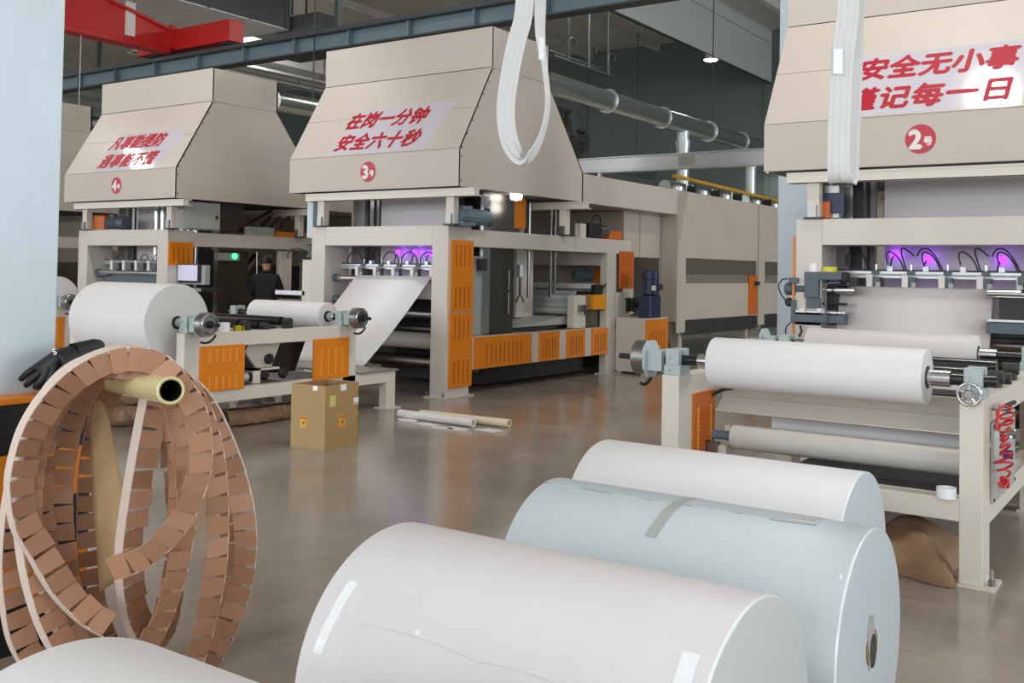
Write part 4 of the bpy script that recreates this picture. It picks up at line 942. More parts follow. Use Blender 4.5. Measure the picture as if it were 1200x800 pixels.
a = P(122, 264, 'y', Y4+.2); motor('top_motor', m4, (a.x+.12, Y4+.2, 2.27), (1, 0, 0), .5, .10, dgrey); bx(a.x-.15, a.x+.14, Y4+.1, Y4+.3, 2.147, 2.4).build('gear_cover', orange2, m4, bevel=.02); bx(a.x-.2, a.x+.6, Y4+.08, Y4+.32, 2.147, 2.165).build('motor_plate', steel, m4)
for k in range(7): MB().cyl((X4-1.15+k*.17, Y4+.62, 1.2), (X4-1.15+k*.17, Y4+.62, 2.6), .045, 12).build('chrome_tube', chrome, m4, smooth=40)
bx(X4-1.1-.9, X4-.28, Y4+.22, Y4+.3, 1.18, 1.5).build('dark_web', dgrey, m4)
MB().lathe([(-.22, .02), (-.1, .05), (0, .05), (.1, .03), (.2, .03)], (X4-2.0, Y4+.2, 1.42), (1, 0, 0), 16).build('chuck', dgrey, m4, smooth=40)
for k in range(5):
    x = X4-1.75+k*.33; hd = bx(x, x+.06, Y4+.18, Y4+.3, 1.5, 1.66).build('knife_holder', whitetxt, m4); MB().box(x+.06, x+.2, Y4+.2, Y4+.28, 1.52, 1.62).build('clamp', dgrey, hd); cable(hd, arc((x+.1, Y4+.3, 1.66), (1, 0, 0), (0, 0, 1), .1, 0, PI, 10), .008)
xs = X4-.2
fx(xs, (252, 293), (290, 365), .3).build('steel_duct', steeld, m4); fx(xs+.02, (249, 232), (254, 365), .05).build('chrome_post', chrome, m4); fx(xs, (256, 236), (285, 272), .3).build('steel_duct', steeld, m4)
sbx = fx(X4-.1, (259, 296), (281, 305.5), .1).build('signal_box', cab, m4, bevel=.004); c = P(275, 300, 'x', X4-.095); MB().cyl((X4-.1, c.y, c.z), (X4-.08, c.y, c.z), .045, 14).build('green_lamp', greenled, sbx)
fx(X4-.1, (229, 292), (249, 366), .05).build('dark_door', black, m4); fx(X4-.05, (330, 294), (341, 340), .12).build('rear_bracket', cream, m4)
fx(X4-.35, (262, 342), (300, 352), .1).build('tool_shelf', steeld, m4); fx(X4-.3, (267, 341), (275, 350), .05).build('white_box', whitetxt, m4)
p, q = P(292, 273, 'x', X4), P(300, 267, 'x', X4); bx(X4-.12, X4-.0, p.y, p.y+.55, 2.115, 2.26).build('grey_actuator', cab, m4); bx(X4-.12, X4, p.y+.6, p.y+1.7, 2.12, 2.2).build('orange_rail', orange, m4)
MB().path([P(290, 265, 'x', X4-.3), P(318, 248, 'x', X4-.3)], .05, 8).build('frame_strut', steel, m4)
for k in range(4): MB().path([P(296+k*11, 266, 'x', X4-.5), P(306+k*11, 254, 'x', X4-.5)], .03, 6).build('frame_strut', steel, m4)
MB().path([P(300, 300, 'x', X4-.4), P(278, 330, 'x', X4-.4), P(290, 350, 'x', X4-.4)], .07, 8).build('conveyor_arm', steeld, m4)
MB().path([P(301, 295, 'x', X4-.3), P(301, 325, 'x', X4-.3)], .012, 6).build('rod', chrome, m4)
# left flank of machine three, seen past its column
XL = ML-.02
m3l = thing('laminating_bracket', (XL-.1, 10.3, 0), 'white bracket with orange edge on the left flank of machine three', 'bracket')
bx(XL-.35, XL, 9.95, 10.0, .9, 1.7).build('plate', cream, m3l); bx(XL-.02, XL+.01, 9.93, 9.95, .9, 1.75).build('orange_edge', orange2, m3l); bx(XL-.9, XL-.3, 9.95, 10.05, 1.2, 1.26).build('arm', alum, m3l); bx(XL-.85, XL-.35, 9.96, 10.04, 1.08, 1.14).build('arm', steeld, m3l)
MB().lathe([(0, .06), (.02, .06), (.02, .045), (.16, .045), (.18, .06)], (XL-.3, 10.05, 1.74), (0, 0, 1), 14).build('cylinder', dgrey, m3l, smooth=30); bx(XL-.3, XL-.2, 9.97, 10.03, 0, .9).build('post', cream, m3l)
cable(m3l, bez((XL-.3, 10.0, 1.8), (XL-.6, 10.0, 1.95), (XL-.75, 10, 1.8), (XL-.7, 10, 1.72)), .01)

# ------------------------------------------------------------------ small things on and around the stands
def tape_on(px_, py_, z, m, R_, h, label, y=None, x=None):
    c = P(px_, py_, 'z', z) if x is None else P(px_, py_, 'x', x)
    o = MB().tube((c.x, c.y, z), (c.x, c.y, z+h), R_, R_*.72, 32).build('tape_roll', m, smooth=40); return tag(o, label, 'tape roll')
tape_on(1109, 583, .447, tape_w, .05, .055, 'white tape roll lying on the lower front rail of the hand wheel stand')
o = MB().tube((-1.03, 5.95, .97), (-1.03, 5.95, 1.06), .045, .03, 24).build('tape_roll', tape_w, smooth=40); tag(o, 'white tape roll standing behind the hand wheel', 'tape roll')
c = P(265, 388, 'z', .97); o = MB().tube((SR-.06, 6.36, .97), (SR-.06, 6.36, 1.055), .055, .042, 24).build('tape_roll', tape_w, smooth=40); tag(o, 'white tape roll on the rail beside the thick white roll', 'tape roll')
o = MB().tube((SR-.055, 6.53, .97), (SR-.055, 6.53, 1.02), .055, .055, 28).build('tape_roll', tape_y, smooth=40); tag(o, 'yellow tape roll on the rail beside the thick white roll', 'tape roll')
# control plate and coiled hose on the side of the hand wheel stand
XS = -.95
ap = thing('air_panel', (XS+.015, 6.0, .45), 'grey pneumatic plate on the side of the hand wheel stand', 'panel')
bx(XS, XS+.015, 5.88, 6.62, .40, .83).build('plate', cab, ap, bevel=.003)
for y, z, m, r_ in ((6.0, .74, black, .02), (6.2, .70, alum, .03), (6.22, .62, navyb, .025), (6.1, .48, hose_r, .025), (6.35, .72, steel, .03)):
    MB().cyl((XS+.015, y, z), (XS+.06, y, z), r_, 14).build('fitting', m, ap, smooth=40)
for y, z in ((5.9, .42), (6.6, .42), (5.9, .81), (6.6, .81)): MB().cyl((XS+.015, y, z), (XS+.02, y, z), .01, 8).build('screw', dark, ap)
hs = []
a0 = Vector((XS+.07, 6.0, .83))
N = 220; pts = [Vector((XS+.05, 5.75, .80)), Vector((XS+.055, 5.75, .88)), Vector((XS+.06, 5.80, .93)), Vector((XS+.07, 5.88, .93))]
for i in range(N):
    t_ = i/N; a_ = t_*2*PI*9; pts.append(Vector((XS+.066+(.03+.014*math.sin(t_*11))*math.cos(a_), 5.90+(.05+.02*math.sin(t_*17+1))*math.sin(a_)+.02*math.sin(t_*7), .91-.34*t_-.05*t_*t_+.02*math.sin(a_+t_*3))))
pts += [Vector((XS+.07, 5.86, .50)), Vector((XS+.05, 5.80, .53))]
ho = thing('coiled_air_hose', (XS+.1, 6.0, .45), 'red coiled air hose hanging on the side of the hand wheel stand', 'hose')
MB().path(pts, .0065, 7).build('hose', hose_r, ho, smooth=80)
MB().lathe([(0, .012), (.02, .016), (.12, .014), (.15, .006)], (XS+.05, 5.75, .81), (0, 0, -1), 12).build('blow_nozzle', cab, ho, smooth=40)
MB().cyl((XS+.07, 5.90, .925), (XS+.07, 6.2, .915), .012, 10).build('hose_grip', black, ho)
MB().cyl((XS+.002, 5.92, .90), (XS+.09, 5.92, .90), .008, 8).build('hook', steel, ho)
# machine two: orange flank panel behind the hose
gpanel(MR+O2[0]-.02+.02, 9.0+.8, 10.2, .3, 1.3, 4, 2, m2)

# crumpled things on the floor ------------------------------------------------
def crumple(name, pts, w, label, m, cat, seed, amp=.03, nw=10, curl=0, nl=26):
    """a creased paper sheet following a centre line on the floor; curl>0 rolls it into a loose tube of that radius"""
    rnd = random.Random(seed); pts = [Vector(p) for p in pts]; v = []; f = []
    seg = len(pts)-1
    for i in range(nl+1):
        t_ = i/nl*seg; k = min(int(t_), seg-1); c = pts[k].lerp(pts[k+1], t_-k); d = (pts[k+1]-pts[k]).normalized(); n_ = Vector((-d.y, d.x, 0)).normalized()
        for j in range(nw+1):
            s_ = j/nw*2-1
            if curl:
                a_ = (s_*.92)*PI-PI/2; r_ = curl*(1+rnd.uniform(-.12, .12)); p = c+n_*(r_*math.cos(a_)*1.2)+Vector((0, 0, curl*.95+r_*math.sin(a_)))
                p.z = max(p.z, .004)
            else: p = c+n_*(s_*w/2+rnd.uniform(-.01, .01))+Vector((0, 0, rnd.uniform(0, amp)+.004))
            v.append(p)
    for i in range(nl):
        for j in range(nw): f.append((i*(nw+1)+j, i*(nw+1)+j+1, (i+1)*(nw+1)+j+1, (i+1)*(nw+1)+j))
    o = MB().add(v, f).build(name, m, smooth=25); s_ = o.modifiers.new('thickness', 'SOLIDIFY'); s_.thickness = .002
    return tag(o, label, cat)
g = lambda a_, b_, z=0: P(a_, b_, 'z', z)
crumple('kraft_wrapper', [g(112, 500), g(180, 497), g(235, 490)], .3, 'loose tube of brown kraft paper on the floor behind the edge protectors', kraft, 'wrapping paper', 1, curl=.11, nw=14)
crumple('kraft_wrapper', [g(100, 484), g(170, 480), g(240, 477)], .3, 'long brown paper roll lying behind the loose kraft tube', kraft, 'wrapping paper', 2, curl=.09, nw=14)
crumple('kraft_wrapper', [g(262, 500), g(300, 496), g(345, 489)], .3, 'crumpled kraft paper with clear film next to the carton', kraft, 'wrapping paper', 3, curl=.09, nw=14)
# brown paper bag under the hand wheel stand
rnd = random.Random(11); v = []; f = []; nu, nv = 26, 18
A_, B_, C_, D_ = g(1022, 620), g(1128, 668), g(1092, 686), g(1030, 668)
for i in range(nu+1):
    for j in range(nv+1):
        s_, t_ = i/nu, j/nv; p = Vector((-1.62+.52*s_, 5.70+.62*t_-.1*s_, 0))
        e_ = min(s_, 1-s_, t_, 1-t_); h = .27*(1-math.exp(-e_*7))*(.55+.45*t_)+(.02*math.sin(9*s_+5*t_)+.014*math.sin(17*t_-6*s_)+rnd.uniform(-.003, .003))*(e_ > .02)
        p.z = max(h, 0)+.003; p.x += .03*math.sin(7*t_+1); p.y += .03*math.sin(6*s_)+rnd.uniform(-.004, .004); v.append(p)
for i in range(nu):
    for j in range(nv): f.append((i*(nv+1)+j, (i+1)*(nv+1)+j, (i+1)*(nv+1)+j+1, i*(nv+1)+j+1))
o = MB().add(v, f).build('kraft_sheet', kraft, smooth=30); s_ = o.modifiers.new('thickness', 'SOLIDIFY'); s_.thickness = .002; tag(o, 'crumpled brown kraft sheet on the floor under the hand wheel stand', 'wrapping paper')
# two cores with torn paper
def core_tube(pa, pb, r_, m, label):
    a_, b_ = P(*pa, 'z', r_), P(*pb, 'z', r_); t = thing('paper_core', ((a_+b_)/2)-Vector((0, 0, r_)), label, 'core'); 
    MB().tube(a_, b_, r_, r_*.72, 24).build('tube', m, t, smooth=40)
    return t, a_, b_
t1_, a1_, b1_ = core_tube((468, 484), (555, 495.5), .043, white, 'white wrapped paper core lying on the floor beside the carton')
t2_, a2_, b2_ = core_tube((493, 484.5), (597, 496), .043, mat('core_cream', (228, 214, 186), .6), 'cream paper core lying on the floor beside the white core')
rnd = random.Random(4)
for k, (px_, py_) in enumerate(((478, 492), (500, 497), (517, 501), (536, 502), (571, 504))):
    c = g(px_, py_, .002); n = 10
    ring = [(c.x+.16*math.cos(2*PI*i/n)*rnd.uniform(.6, 1.2), c.y+.09*math.sin(2*PI*i/n)*rnd.uniform(.6, 1.2)) for i in range(n)]
    o = MB().prism(ring, 'z', .0005, .004).build('paper_scrap', white); tag(o, 'torn white paper scrap on the floor along the two cores', 'paper scrap', 'paper scraps by the cores')
# cardboard carton
ca = thing('carton', (-6.48, 6.53, 0), 'open cardboard carton with stickers and clear tape on the floor', 'carton')
ang = math.radians(6); M_ = Matrix.Translation((-6.334, 6.319, 0)) @ Matrix.Rotation(ang, 4, 'Z')
cw, cl, ch, th = .385, .47, .56, .006
def cbox(x0, x1, y0, y1, z0, z1): m = MB().box(x0, x1, y0, y1, z0, z1); m.v = [M_ @ p for p in m.v]; return m
cbox(-cw, 0, 0, th, 0, ch).build('front_wall', carton, ca); cbox(-th, 0, th, cl, 0, ch).build('side_wall', carton, ca); cbox(-cw, 0, cl-th, cl, 0, ch).build('back_wall', carton, ca); cbox(-cw, -cw+th, th, cl-th, 0, ch+.0).build('side_wall', carton, ca); cbox(-cw+th, -th, th, cl-th, .0, .008).build('bottom', cartond, ca)
cbox(-cw+th, -th, th, th+.003, .01, ch-.005).build('lining', cartond, ca); cbox(-cw+th, -cw+th+.003, th, cl-th, .01, ch-.005).build('lining', cartond, ca); cbox(-cw+th, -th, cl-th-.003, cl-th, .01, ch-.005).build('lining', cartond, ca)
cbox(-cw-.002, .002, -.002, .001, ch*.655, ch*.67).build('fold_ridge', carton, ca); cbox(-.001, .002, 0, cl, ch*.655, ch*.67).build('fold_ridge', carton, ca)
for fx0, side in ((-cw*.62, 0), (cl*.40, 1)):
    if side == 0: st = cbox(fx0-.04, fx0+.035, -.0025, .001, .18, .28).build('warning_sticker', mat('sticker_yellow', (236, 180, 60), .4), ca)
    else: st = cbox(-.001, .0025, fx0, fx0+.09, .18, .28).build('warning_sticker', mat('sticker_amber', (228, 170, 60), .4), ca)
    for k in range(3):
        if side == 0: cbox(fx0-.03+k*.022, fx0-.016+k*.022, -.0035, -.001, .258, .272).build('mark', redtxt, st)
        else: cbox(.001, .0035, fx0+.014+k*.03, fx0+.032+k*.03, .258, .272).build('mark', redtxt, st)
    m_ = MB().prism([(fx0-.004, .2), (fx0+.012, .215), (fx0+.02, .25), (fx0+.005, .235), (fx0-.012, .23)] if side == 0 else [(fx0+.045, .2), (fx0+.065, .215), (fx0+.075, .25), (fx0+.055, .235), (fx0+.035, .23)], 'y' if side == 0 else 'x', -.0035 if side == 0 else .001, -.001 if side == 0 else .0035); m_.v = [M_ @ p for p in m_.v]; m_.build('mark', core_m, st)
cbox(-.001, .002, .06, .14, .37, .47).build('paper_note', mat('note_yellow', (214, 206, 120), .6), ca); cbox(-.001, .002, .21, .29, .50, .58-.025).build('paper_label', tape_w, ca); cbox(-.001, .002, .40, .47, .36, .42).build('paper_label', tape_w, ca); cbox(-.14, -.09, -.002, .001, .515, .555).build('paper_label', tape_w, ca)
for k, (z, w_) in enumerate(((.46, .3), (.37, .32), (.33, .3), (.13, .25))): cbox(-w_, -.01, -.0018, .0005, z, z+.012).build('clear_tape', carton, ca)

# ------------------------------------------------------------------ things at the near column
# wrapped core lying on the guard and carrying the edge protectors
near, far = D(200, 457.5, 3.3), D(110, 443, 4.4)
ax = (near-far).normalized(); far2 = far-ax*.2
tb = thing('wrapped_core', far2, 'film wrapped yellowish core tube sticking out from the column guard', 'core')
MB().tube(near, far2, .0455, .036, 32).build('tube', filmy, tb, smooth=40); MB().tube(near+ax*.001, near-ax*.25, .036, .034, 32).build('core_lining', black, tb, smooth=40)
MB().torus(near-ax*.004, ax, .041, .006, 32, 6).build('film_edge', filmy, tb, smooth=60)
bx(-4.42, -4.02, 2.44, 2.585, 1.05, 1.062).build('rest_plate', rail_m, gd)

# ------------------------------------------------------------------ notched edge protectors hanging on the wrapped core
def catmull(pts, n):
    out = []; P_ = [pts[0]*2-pts[1]]+pts+[pts[-1]*2-pts[-2]]
    for i in range(1, len(P_)-2):
        for k in range(n):
            t = k/n; a, b, c, d = P_[i-1:i+3]
            out.append(.5*((2*b)+(c-a)*t+(2*a-5*b+4*c-d)*t*t+(3*b-a-3*c+d)*t**3))
    out.append(pts[-1]); return out
TABW = .070
def tab_mesh(m):
    mb = MB(); w0, w1, L, h = TABW*.44, TABW*.5, .086, .0016
    v = [(-w0, 0, -h), (w0, 0, -h), (w1, L, -h), (-w1, L, -h), (-w0, 0, h), (w0, 0, h), (w1, L, h), (-w1, L, h)]
    mb.add(v, [(0, 3, 2, 1), (4, 5, 6, 7), (0, 1, 5, 4), (1, 2, 6, 5), (2, 3, 7, 6), (3, 0, 4, 7)])
    return mb.mesh('tab', m, Vector((0, 0, 0)))
TABS = [tab_mesh(m) for m in tabm]
def protector(ctrl, label, seed, closed=False, bw=.06, tilt=.4):
    axd = (ax+_r*tilt).normalized()
    rnd = random.Random(seed); pts = [D(*c) for c in ctrl]
    if closed: pts = pts+[pts[0]]
    path = catmull(pts, 10)
    # resample at equal steps
    step = .0765; L = [0]
    for a, b in zip(path[:-1], path[1:]): L.append(L[-1]+(b-a).length)
    def ev(s):
        for i in range(len(L)-1):
            if s <= L[i+1]: return path[i].lerp(path[i+1], (s-L[i])/max(L[i+1]-L[i], 1e-6))
        return path[-1]
    root = thing('edge_protector', min(path, key=lambda p: p.z), label, 'edge protector')
    cen = sum(path, Vector())/len(path)
    def frame(s):
        T = (ev(min(s+.01, L[-1]))-ev(max(s-.01, 0))).normalized(); A = (axd-T*axd.dot(T)).normalized(); N = A.cross(T)
        if N.dot(cen-ev(s)) < 0: N = -N
        return T, A, N
    n = int(L[-1]/.02); v = []
    for i in range(n+1):
        s = L[-1]*i/n; p = ev(s); T, A, N = frame(s)
        for q in (0, .004):
            v += [p+N*q, p+N*q-A*bw]
    f = []
    for i in range(n):
        o = 4*i; p = o+4
        f += [(o, p, p+1, o+1), (o+2, o+3, p+3, p+2), (o, o+2, p+2, p), (o+1, p+1, p+3, o+3)]
    f += [(0, 1, 3, 2), (4*n, 4*n+2, 4*n+3, 4*n+1)]
    mb = MB().add(v, f); mb.mi = [1 if (k % 4 == 1) else 0 for k in range(len(f))]
    mb.build('outer_band', [bandw, tabm[2]], root, smooth=40)
    k = 0; s = TABW/2
    while s < L[-1]-TABW/2:
        p = ev(s); T, A, N = frame(s)
        R_ = Matrix.Identity(4); R_.col[0][:3] = T; R_.col[1][:3] = N; R_.col[2][:3] = T.cross(N)
        R_ = R_ @ Matrix.Rotation(rnd.uniform(-.16, .16), 4, 'Y') @ Matrix.Rotation(rnd.uniform(-.05, .22)*(1 if T.cross(N).dot(A) < 0 else -1), 4, 'X') @ Matrix.Rotation(rnd.uniform(-.05, .05), 4, 'Z')
        inst('tab', TABS[rnd.choice((0, 0, 1, 1, 2))], root, Matrix.Translation(p+N*.002+A*.001*(k % 2)) @ R_)
        k += 1; s += step
    return root
F_ = [(134, 682), (177, 663), (215, 628), (236, 590), (249, 547), (248, 504), (239, 469), (220, 440), (196, 416), (166, 406.5), (129, 410), (89, 429), (54, 461), (27, 504), (13, 553), (12, 585), (19, 622), (38, 655), (64, 698), (97, 732), (130, 752)]
protector([(x, y, 3.50+.10*i/20) for i, (x, y) in enumerate(F_)], 'notched brown edge protector strip hanging foremost on the wrapped core', 1, tilt=.33)
protector([(x, y, 3.72) for x, y in ((235, 790), (255, 725), (267, 655), (268, 580), (260, 515), (240, 460), (205, 425), (160, 412), (115, 418), (70, 450), (35, 505), (12, 570), (3, 640), (4, 700), (18, 765), (60, 815), (125, 840), (190, 830))], 'wide notched brown ring hanging right behind the foremost strip', 2, True, tilt=.3)
protector([(x, y, 3.98) for x, y in ((252, 790), (280, 735), (297, 680), (301, 625), (293, 572), (274, 515), (245, 460), (205, 428), (160, 416), (115, 428), (80, 470), (62, 535), (58, 600), (66, 680), (88, 755), (135, 812), (200, 825))], 'outermost notched brown ring hanging at the back of the bundle', 3, True, tilt=-.35)
protector([(x, y, 3.85) for x, y in ((215, 490), (224, 560), (218, 650), (198, 735), (150, 800), (100, 790), (62, 725), (42, 645), (36, 565), (46, 485), (80, 435), (130, 418), (180, 435))], 'smaller notched brown ring in the middle of the bundle', 4, True)
protector([(180, 430, 3.76), (166, 500, 3.70), (152, 580, 3.68), (143, 660, 3.70), (152, 730, 3.78), (178, 765, 3.95), (205, 740, 4.12), (218, 670, 4.2), (218, 590, 4.2), (210, 510, 4.12), (196, 440, 3.95)], 'twisted narrow loop of notched brown board inside the bundle', 5, True)
protector([(x, y, 3.62) for x, y in ((228, 520), (232, 590), (222, 660), (200, 730), (160, 790), (105, 800), (62, 760), (36, 695), (24, 620), (27, 545), (45, 480), (80, 435), (130, 415), (180, 425), (212, 462))], 'notched brown ring tucked between the foremost strip and the wide ring', 6, True, tilt=.5)
protector([(x, y, 4.08) for x, y in ((285, 590), (288, 660), (272, 730), (235, 790), (180, 815), (130, 790), (100, 720), (90, 640), (92, 550), (108, 475), (140, 430), (185, 425), (235, 460), (268, 520))], 'notched brown ring half hidden inside the outermost ring', 7, True, tilt=-.2)
# kraft strip hanging beside them
a, b, c, d = D(100, 452, 4.12), D(122, 455, 4.12), D(160, 662, 3.95), D(116, 694, 3.95)
v = []; n = 18
for i in range(n+1):
    t = i/n
    for j in range(7):
        s = j/6; p = a.lerp(d, t).lerp(b.lerp(c, t), s); p += ax*(.02*math.sin(PI*s)+.012*math.sin(t*9+s*3)); v.append(p)
o = MB().add(v, [(i*7+j, i*7+j+1, i*7+j+8, i*7+j+7) for i in range(n) for j in range(6)]).build('kraft_strip', kraftl, smooth=60); q_ = o.modifiers.new('thickness', 'SOLIDIFY'); q_.thickness = .002
tag(o, 'long pale kraft paper strip hanging from the wrapped core', 'wrapping paper')
# rubber gloves on the guard
def skin_mesh(name, verts, edges, rad, mats, root=0, sub=2):
    me = bpy.data.meshes.new(name); me.from_pydata([Vector(p) for p in verts], edges, []); ob = bpy.data.objects.new(name, me); COL.objects.link(ob)
    md = ob.modifiers.new('s', 'SKIN'); md.use_smooth_shade = True; sb = ob.modifiers.new('d', 'SUBSURF'); sb.levels = sub; sb.render_levels = sub
    for i, r_ in enumerate(rad):
        q = me.skin_vertices[0].data[i]; q.radius = (r_ if isinstance(r_, tuple) else (r_, r_)); q.use_root = (i == root)
    dg = bpy.context.evaluated_depsgraph_get(); dg.update(); m2_ = bpy.data.meshes.new_from_object(ob.evaluated_get(dg)); m2_.name = name
    bpy.data.objects.remove(ob); m2_.materials.clear()
    for m in mats: m2_.materials.append(m)
    for p in m2_.polygons: p.use_smooth = True
    return m2_
def glove(pix, depth, label, mark):
    V = [D(x, y, depth+dd) for x, y, dd in pix['pts']]
    me = skin_mesh('glove_body', V, pix['e'], pix['r'], [black], 1)
    o0 = Vector((V[0].x, V[0].y, min(p.z for p in V))); me.transform(Matrix.Translation(-o0))
    t = thing('rubber_glove', o0, label, 'glove'); b = bpy.data.objects.new('glove_body', me); COL.objects.link(b); b.parent = t; ORG[b] = o0
    if mark:
        c_ = D(63, 416, depth-.052); text('size_mark', 'S', t, whitetxt, c_, _r*.85+Vector((0, 0, .35)), Vector((0, 0, .9))-_r*.35, .035, 0, .001)
    return t
pix = dict(pts=[(122, 405, .12), (98, 406, .06), (76, 415, .0), (58, 424, -.02), (43, 430, -.03), (31, 438, -.03), (23, 446, -.02), (47, 437, -.05), (36, 446, -.06), (29, 453, -.05), (55, 438, -.06), (46, 449, -.07), (40, 455, -.06), (62, 436, -.05), (56, 447, -.06), (52, 453, -.05), (80, 430, -.03), (72, 440, -.05), (66, 447, -.05)],
           e=[(0, 1), (1, 2), (2, 3), (3, 4), (4, 5), (5, 6), (3, 7), (7, 8), (8, 9), (3, 10), (10, 11), (11, 12), (3, 13), (13, 14), (14, 15), (2, 16), (16, 17), (17, 18)],
           r=[(.05, .03), (.052, .035), (.055, .04), (.052, .036), .017, .016, .013, .018, .017, .013, .018, .017, .013, .017, .016, .012, .02, .018, .014])
glove(pix, 4.22, 'black rubber glove lying palm down on top of the column guard', True)
pix2 = dict(pts=[(112, 412, .16), (92, 422, .1), (72, 436, .04), (60, 446, .02), (48, 452, .0), (42, 455, .0), (56, 454, .0), (50, 458, -.01), (64, 455, .02), (60, 459, .01), (70, 455, .03), (68, 460, .03)],
            e=[(0, 1), (1, 2), (2, 3), (3, 4), (4, 5), (3, 6), (6, 7), (3, 8), (8, 9), (2, 10), (10, 11)], r=[(.05, .03), .05, (.05, .035), (.046, .03), .016, .013, .016, .013, .016, .013, .018, .014])
glove(pix2, 4.26, 'second black rubber glove tucked under the first one', False)

# ------------------------------------------------------------------ lifting slings
def ribbon(pts, wdirs, w, th=.006):
    v = []; n = len(pts)
    for i, p in enumerate(pts):
        t = (pts[min(i+1, n-1)]-pts[max(i-1, 0)]).normalized(); wd = wdirs[i]; wd = (wd-t*wd.dot(t)).normalized(); nn = t.cross(wd)
        for a_, b_ in ((-1, -1), (1, -1), (1, 1), (-1, 1)): v.append(p+wd*(a_*w/2)+nn*(b_*th/2))
    f = []
    for i in range(n-1):
        for k in range(4): f.append((4*i+k, 4*i+(k+1) % 4, 4*i+4+(k+1) % 4, 4*i+4+k))
    f += [(3, 2, 1, 0), (4*n-4, 4*n-3, 4*n-2, 4*n-1)]
    return MB().add(v, f)
def sling(ctrl, w, label, top, tagpx):
    pts = [D(x, y, d) for x, y, d, _ in ctrl]; ang_ = [a for *_, a in ctrl]; n = 8
    P2 = catmull(pts, n); A2 = []
    for i in range(len(ang_)-1): A2 += [ang_[i]+(ang_[i+1]-ang_[i])*k/n for k in range(n)]
    A2.append(ang_[-1]); WD = [_r*math.cos(a)+_fw*math.sin(a) for a in A2]
    base = min(P2, key=lambda p: p.z)
    # up to the hook
    P2 = [top]+P2+[top+Vector((.01, .01, 0))]; WD = [WD[0]]+WD+[WD[-1]]
    t = thing('lifting_sling', base, label, 'sling')
    ribbon(P2, WD, w).build('webbing', webbing, t)
    for s_ in (-.3, 0, .3):
        Q_ = [p+wd.normalized()*w*s_ for p, wd in zip(P2[1:-1], WD[1:-1])]
        MB().path(Q_, .0034, 4).build('stitch_line', webbing2, t)
    (x, y, d), (w_, h_) = tagpx; c = D(x, y, d); k = d/1175
    tg = MB().box(-w_*k/2, w_*k/2, -.002, .002, -h_*k/2, h_*k/2); rot = Matrix.Rotation(YAW, 4, 'Z'); tg.v = [rot @ p + c for p in tg.v]; tg.build('sewn_tag', tape_w, t)
    hk = thing('lifting_hook', top, 'steel hook and wire rope carrying %s' % ('the open loop sling' if w < .101 else 'the straight hanging sling'), 'hook')
    MB().path(arc(top+Vector((0, 0, .05)), _r, (0, 0, 1), .07, -PI*1.1, PI*.35, 16), .02, 10).build('hook', steel, hk, smooth=80); MB().cyl(top+Vector((0, 0, .11)), top+Vector((0, 0, .35)), .05, 16).build('hook_block', red, hk); MB().cyl(top+Vector((0, 0, .35)), (top.x, top.y, HZ), .01, 8).build('wire_rope', rail_m, hk)
c = D(620, 0, 5.5)
sling([(616, -20, 5.45, .2), (613, 20, 5.45, .2), (605, 50, 5.45, .2), (597, 90, 5.45, .15), (592.5, 130, 5.45, .2), (597, 165, 5.46, .3), (610, 186, 5.5, .8), (624, 180, 5.53, 1.15), (636, 155, 5.55, 1.3), (642, 120, 5.55, 1.3), (638, 75, 5.55, 1.25), (633, 40, 5.55, 1.0), (633, -20, 5.55, .8)], .10, 'white webbing lifting sling hanging as an open loop before hood three', Vector((c.x, c.y, 4.0)), ((634.5, 57, 5.5), (6, 26)))
c = D(990, 0, 4.6)
sling([(996, -30, 4.55, .0), (993, 20, 4.55, .0), (988, 60, 4.55, .0), (985, 110, 4.55, .0), (983, 160, 4.55, .0), (983, 200, 4.55, .0), (986, 213, 4.60, .0), (993, 206, 4.66, .0), (995, 160, 4.66, .1), (998, 100, 4.66, .2), (999, 50, 4.66, .1), (1001, -30, 4.64, 0)], .102, 'white webbing lifting sling hanging straight down before hood two', Vector((c.x, c.y, 4.0)), ((982, 72, 4.53), (11, 29)))

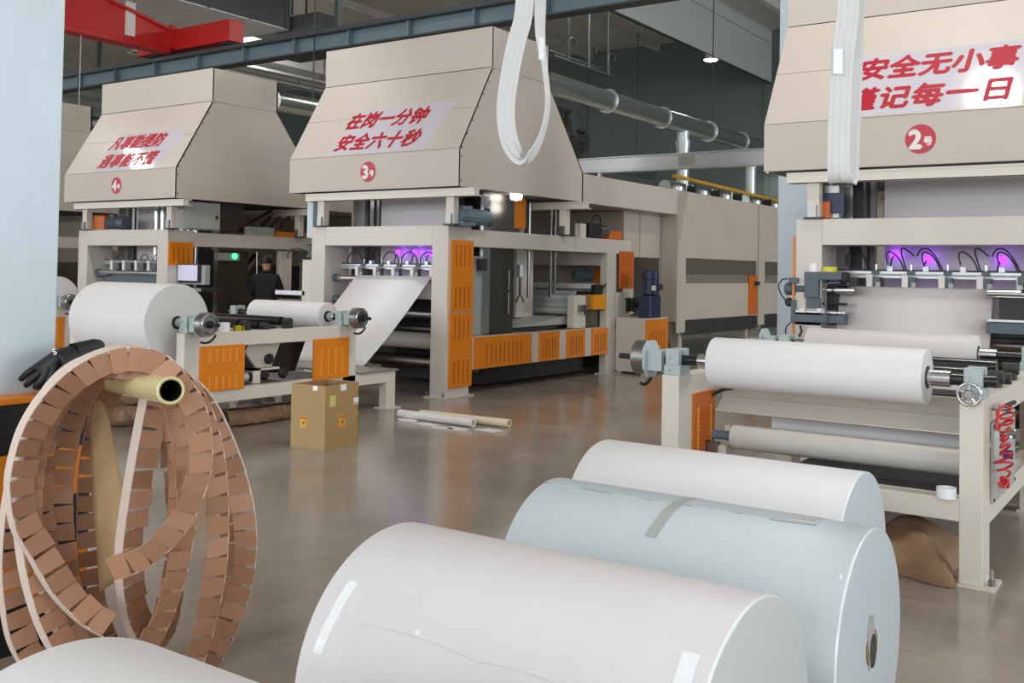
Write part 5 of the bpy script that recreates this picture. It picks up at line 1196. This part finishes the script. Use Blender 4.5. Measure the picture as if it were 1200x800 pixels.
# ------------------------------------------------------------------ the worker between machines three and four
def person(loc, rz, label):
    V = []; E = []; R_ = []
    def a(p, r_, par=None):
        V.append(p); R_.append(r_); i = len(V)-1
        if par is not None: E.append((par, i))
        return i
    pel = a((0, 0, .98), (.165, .12)); bel = a((0, 0, 1.12), (.16, .115), pel); ch = a((0, -.01, 1.32), (.19, .125), bel); uc = a((0, -.01, 1.44), (.13, .09), ch); nk = a((0, .015, 1.53), .058, uc)
    jw = a((0, .03, 1.60), (.062, .07), nk); hd = a((0, .02, 1.68), (.08, .098), jw); cr_ = a((0, .0, 1.76), (.066, .08), hd)
    a((0, .125, 1.655), .013, hd)
    for s in (-1, 1):
        a((s*.088, .005, 1.66), (.012, .024), hd)
        sh = a((s*.175, -.01, 1.43), .072, ch); el = a((s*.245, .06, 1.16), .052, sh); wr = a((s*.17, .30, 1.12), .036, el); pa_ = a((s*.15, .37, 1.115), (.036, .02), wr)
        for k, (dx, L) in enumerate(((-.03, .07), (-.01, .085), (.012, .08), (.032, .062))):
            q = a((s*.15+dx, .42, 1.115), .010, pa_); q = a((s*.15+dx*1.05, .42+L*.5, 1.105), .009, q); a((s*.15+dx*1.05, .42+L*.85, 1.08), .008, q)
        q = a((s*.105, .38, 1.11), .011, pa_); a((s*.09, .42, 1.10), .009, q)
        hp = a((s*.092, 0, .92), .098, pel); kn = a((s*.10, .02, .50), .068, hp); an = a((s*.10, -.02, .09), .048, kn); ft = a((s*.105, .05, .045), (.042, .036), an); a((s*.11, .16, .04), (.04, .03), ft)
    me = skin_mesh('body', V, E, R_, [cloth, trouser, skin, black], 0, 2)
    zmin = min(v.co.z for v in me.vertices)
    for p in me.polygons:
        c = p.center; p.material_index = 2 if (c.z > 1.545 or c.y > .335 and c.z > 1.0) else (3 if c.z < .085 else (1 if c.z < .93 else 0))
    me.transform(Matrix.Translation((0, 0, -zmin)))
    t = thing('person', loc, label, 'person'); t.rotation_euler = (0, 0, rz)
    b = bpy.data.objects.new('body', me); COL.objects.link(b); b.parent = t; ORG[b] = Vector((0, 0, 0)); 
    def part(name, mb, m, sm=60):
        o = Vector((0, 0, 0)); me_ = mb.mesh(name, m, o); ob = bpy.data.objects.new(name, me_); COL.objects.link(ob); ob.parent = t
        for p in me_.polygons: p.use_smooth = True
        return ob
    hm = MB(); n, m_ = 20, 12; v = []; f = []
    for j in range(m_+1):
        ph = PI*.62*j/m_
        for i in range(n):
            th_ = 2*PI*i/n; front = math.sin(th_); r_ = math.sin(ph); lim = ph if front < .3 else min(ph, PI*.36)
            v.append((.104*math.sin(lim)*math.cos(th_), .012+.122*math.sin(lim)*math.sin(th_)-.012, 1.695-zmin+.118*math.cos(lim)))
    for j in range(m_):
        for i in range(n): f.append((j*n+i, j*n+(i+1) % n, (j+1)*n+(i+1) % n, (j+1)*n+i))
    hm.add(v, f); part('hair', hm, hair)
    cl_ = MB().torus((0, .01, 1.51-zmin), (0, .2, 1), .068, .022, 24, 8); part('collar', cl_, cloth)
    for s in (-1, 1): part('eye', MB().lathe([(-.008, .004), (-.004, .010), (.002, .012), (.006, .006)], (s*.034, .106, 1.69-zmin), (0, 1, 0), 10), black)
    part('mouth', MB().box(-.022, .022, .098, .106, 1.612-zmin, 1.62-zmin), redbadge)
    return t
pc = P(312, 320, 'y', 11.0)
person((pc.x, 11.0, 0), math.radians(40), 'person in black clothing standing at work between machines three and four')
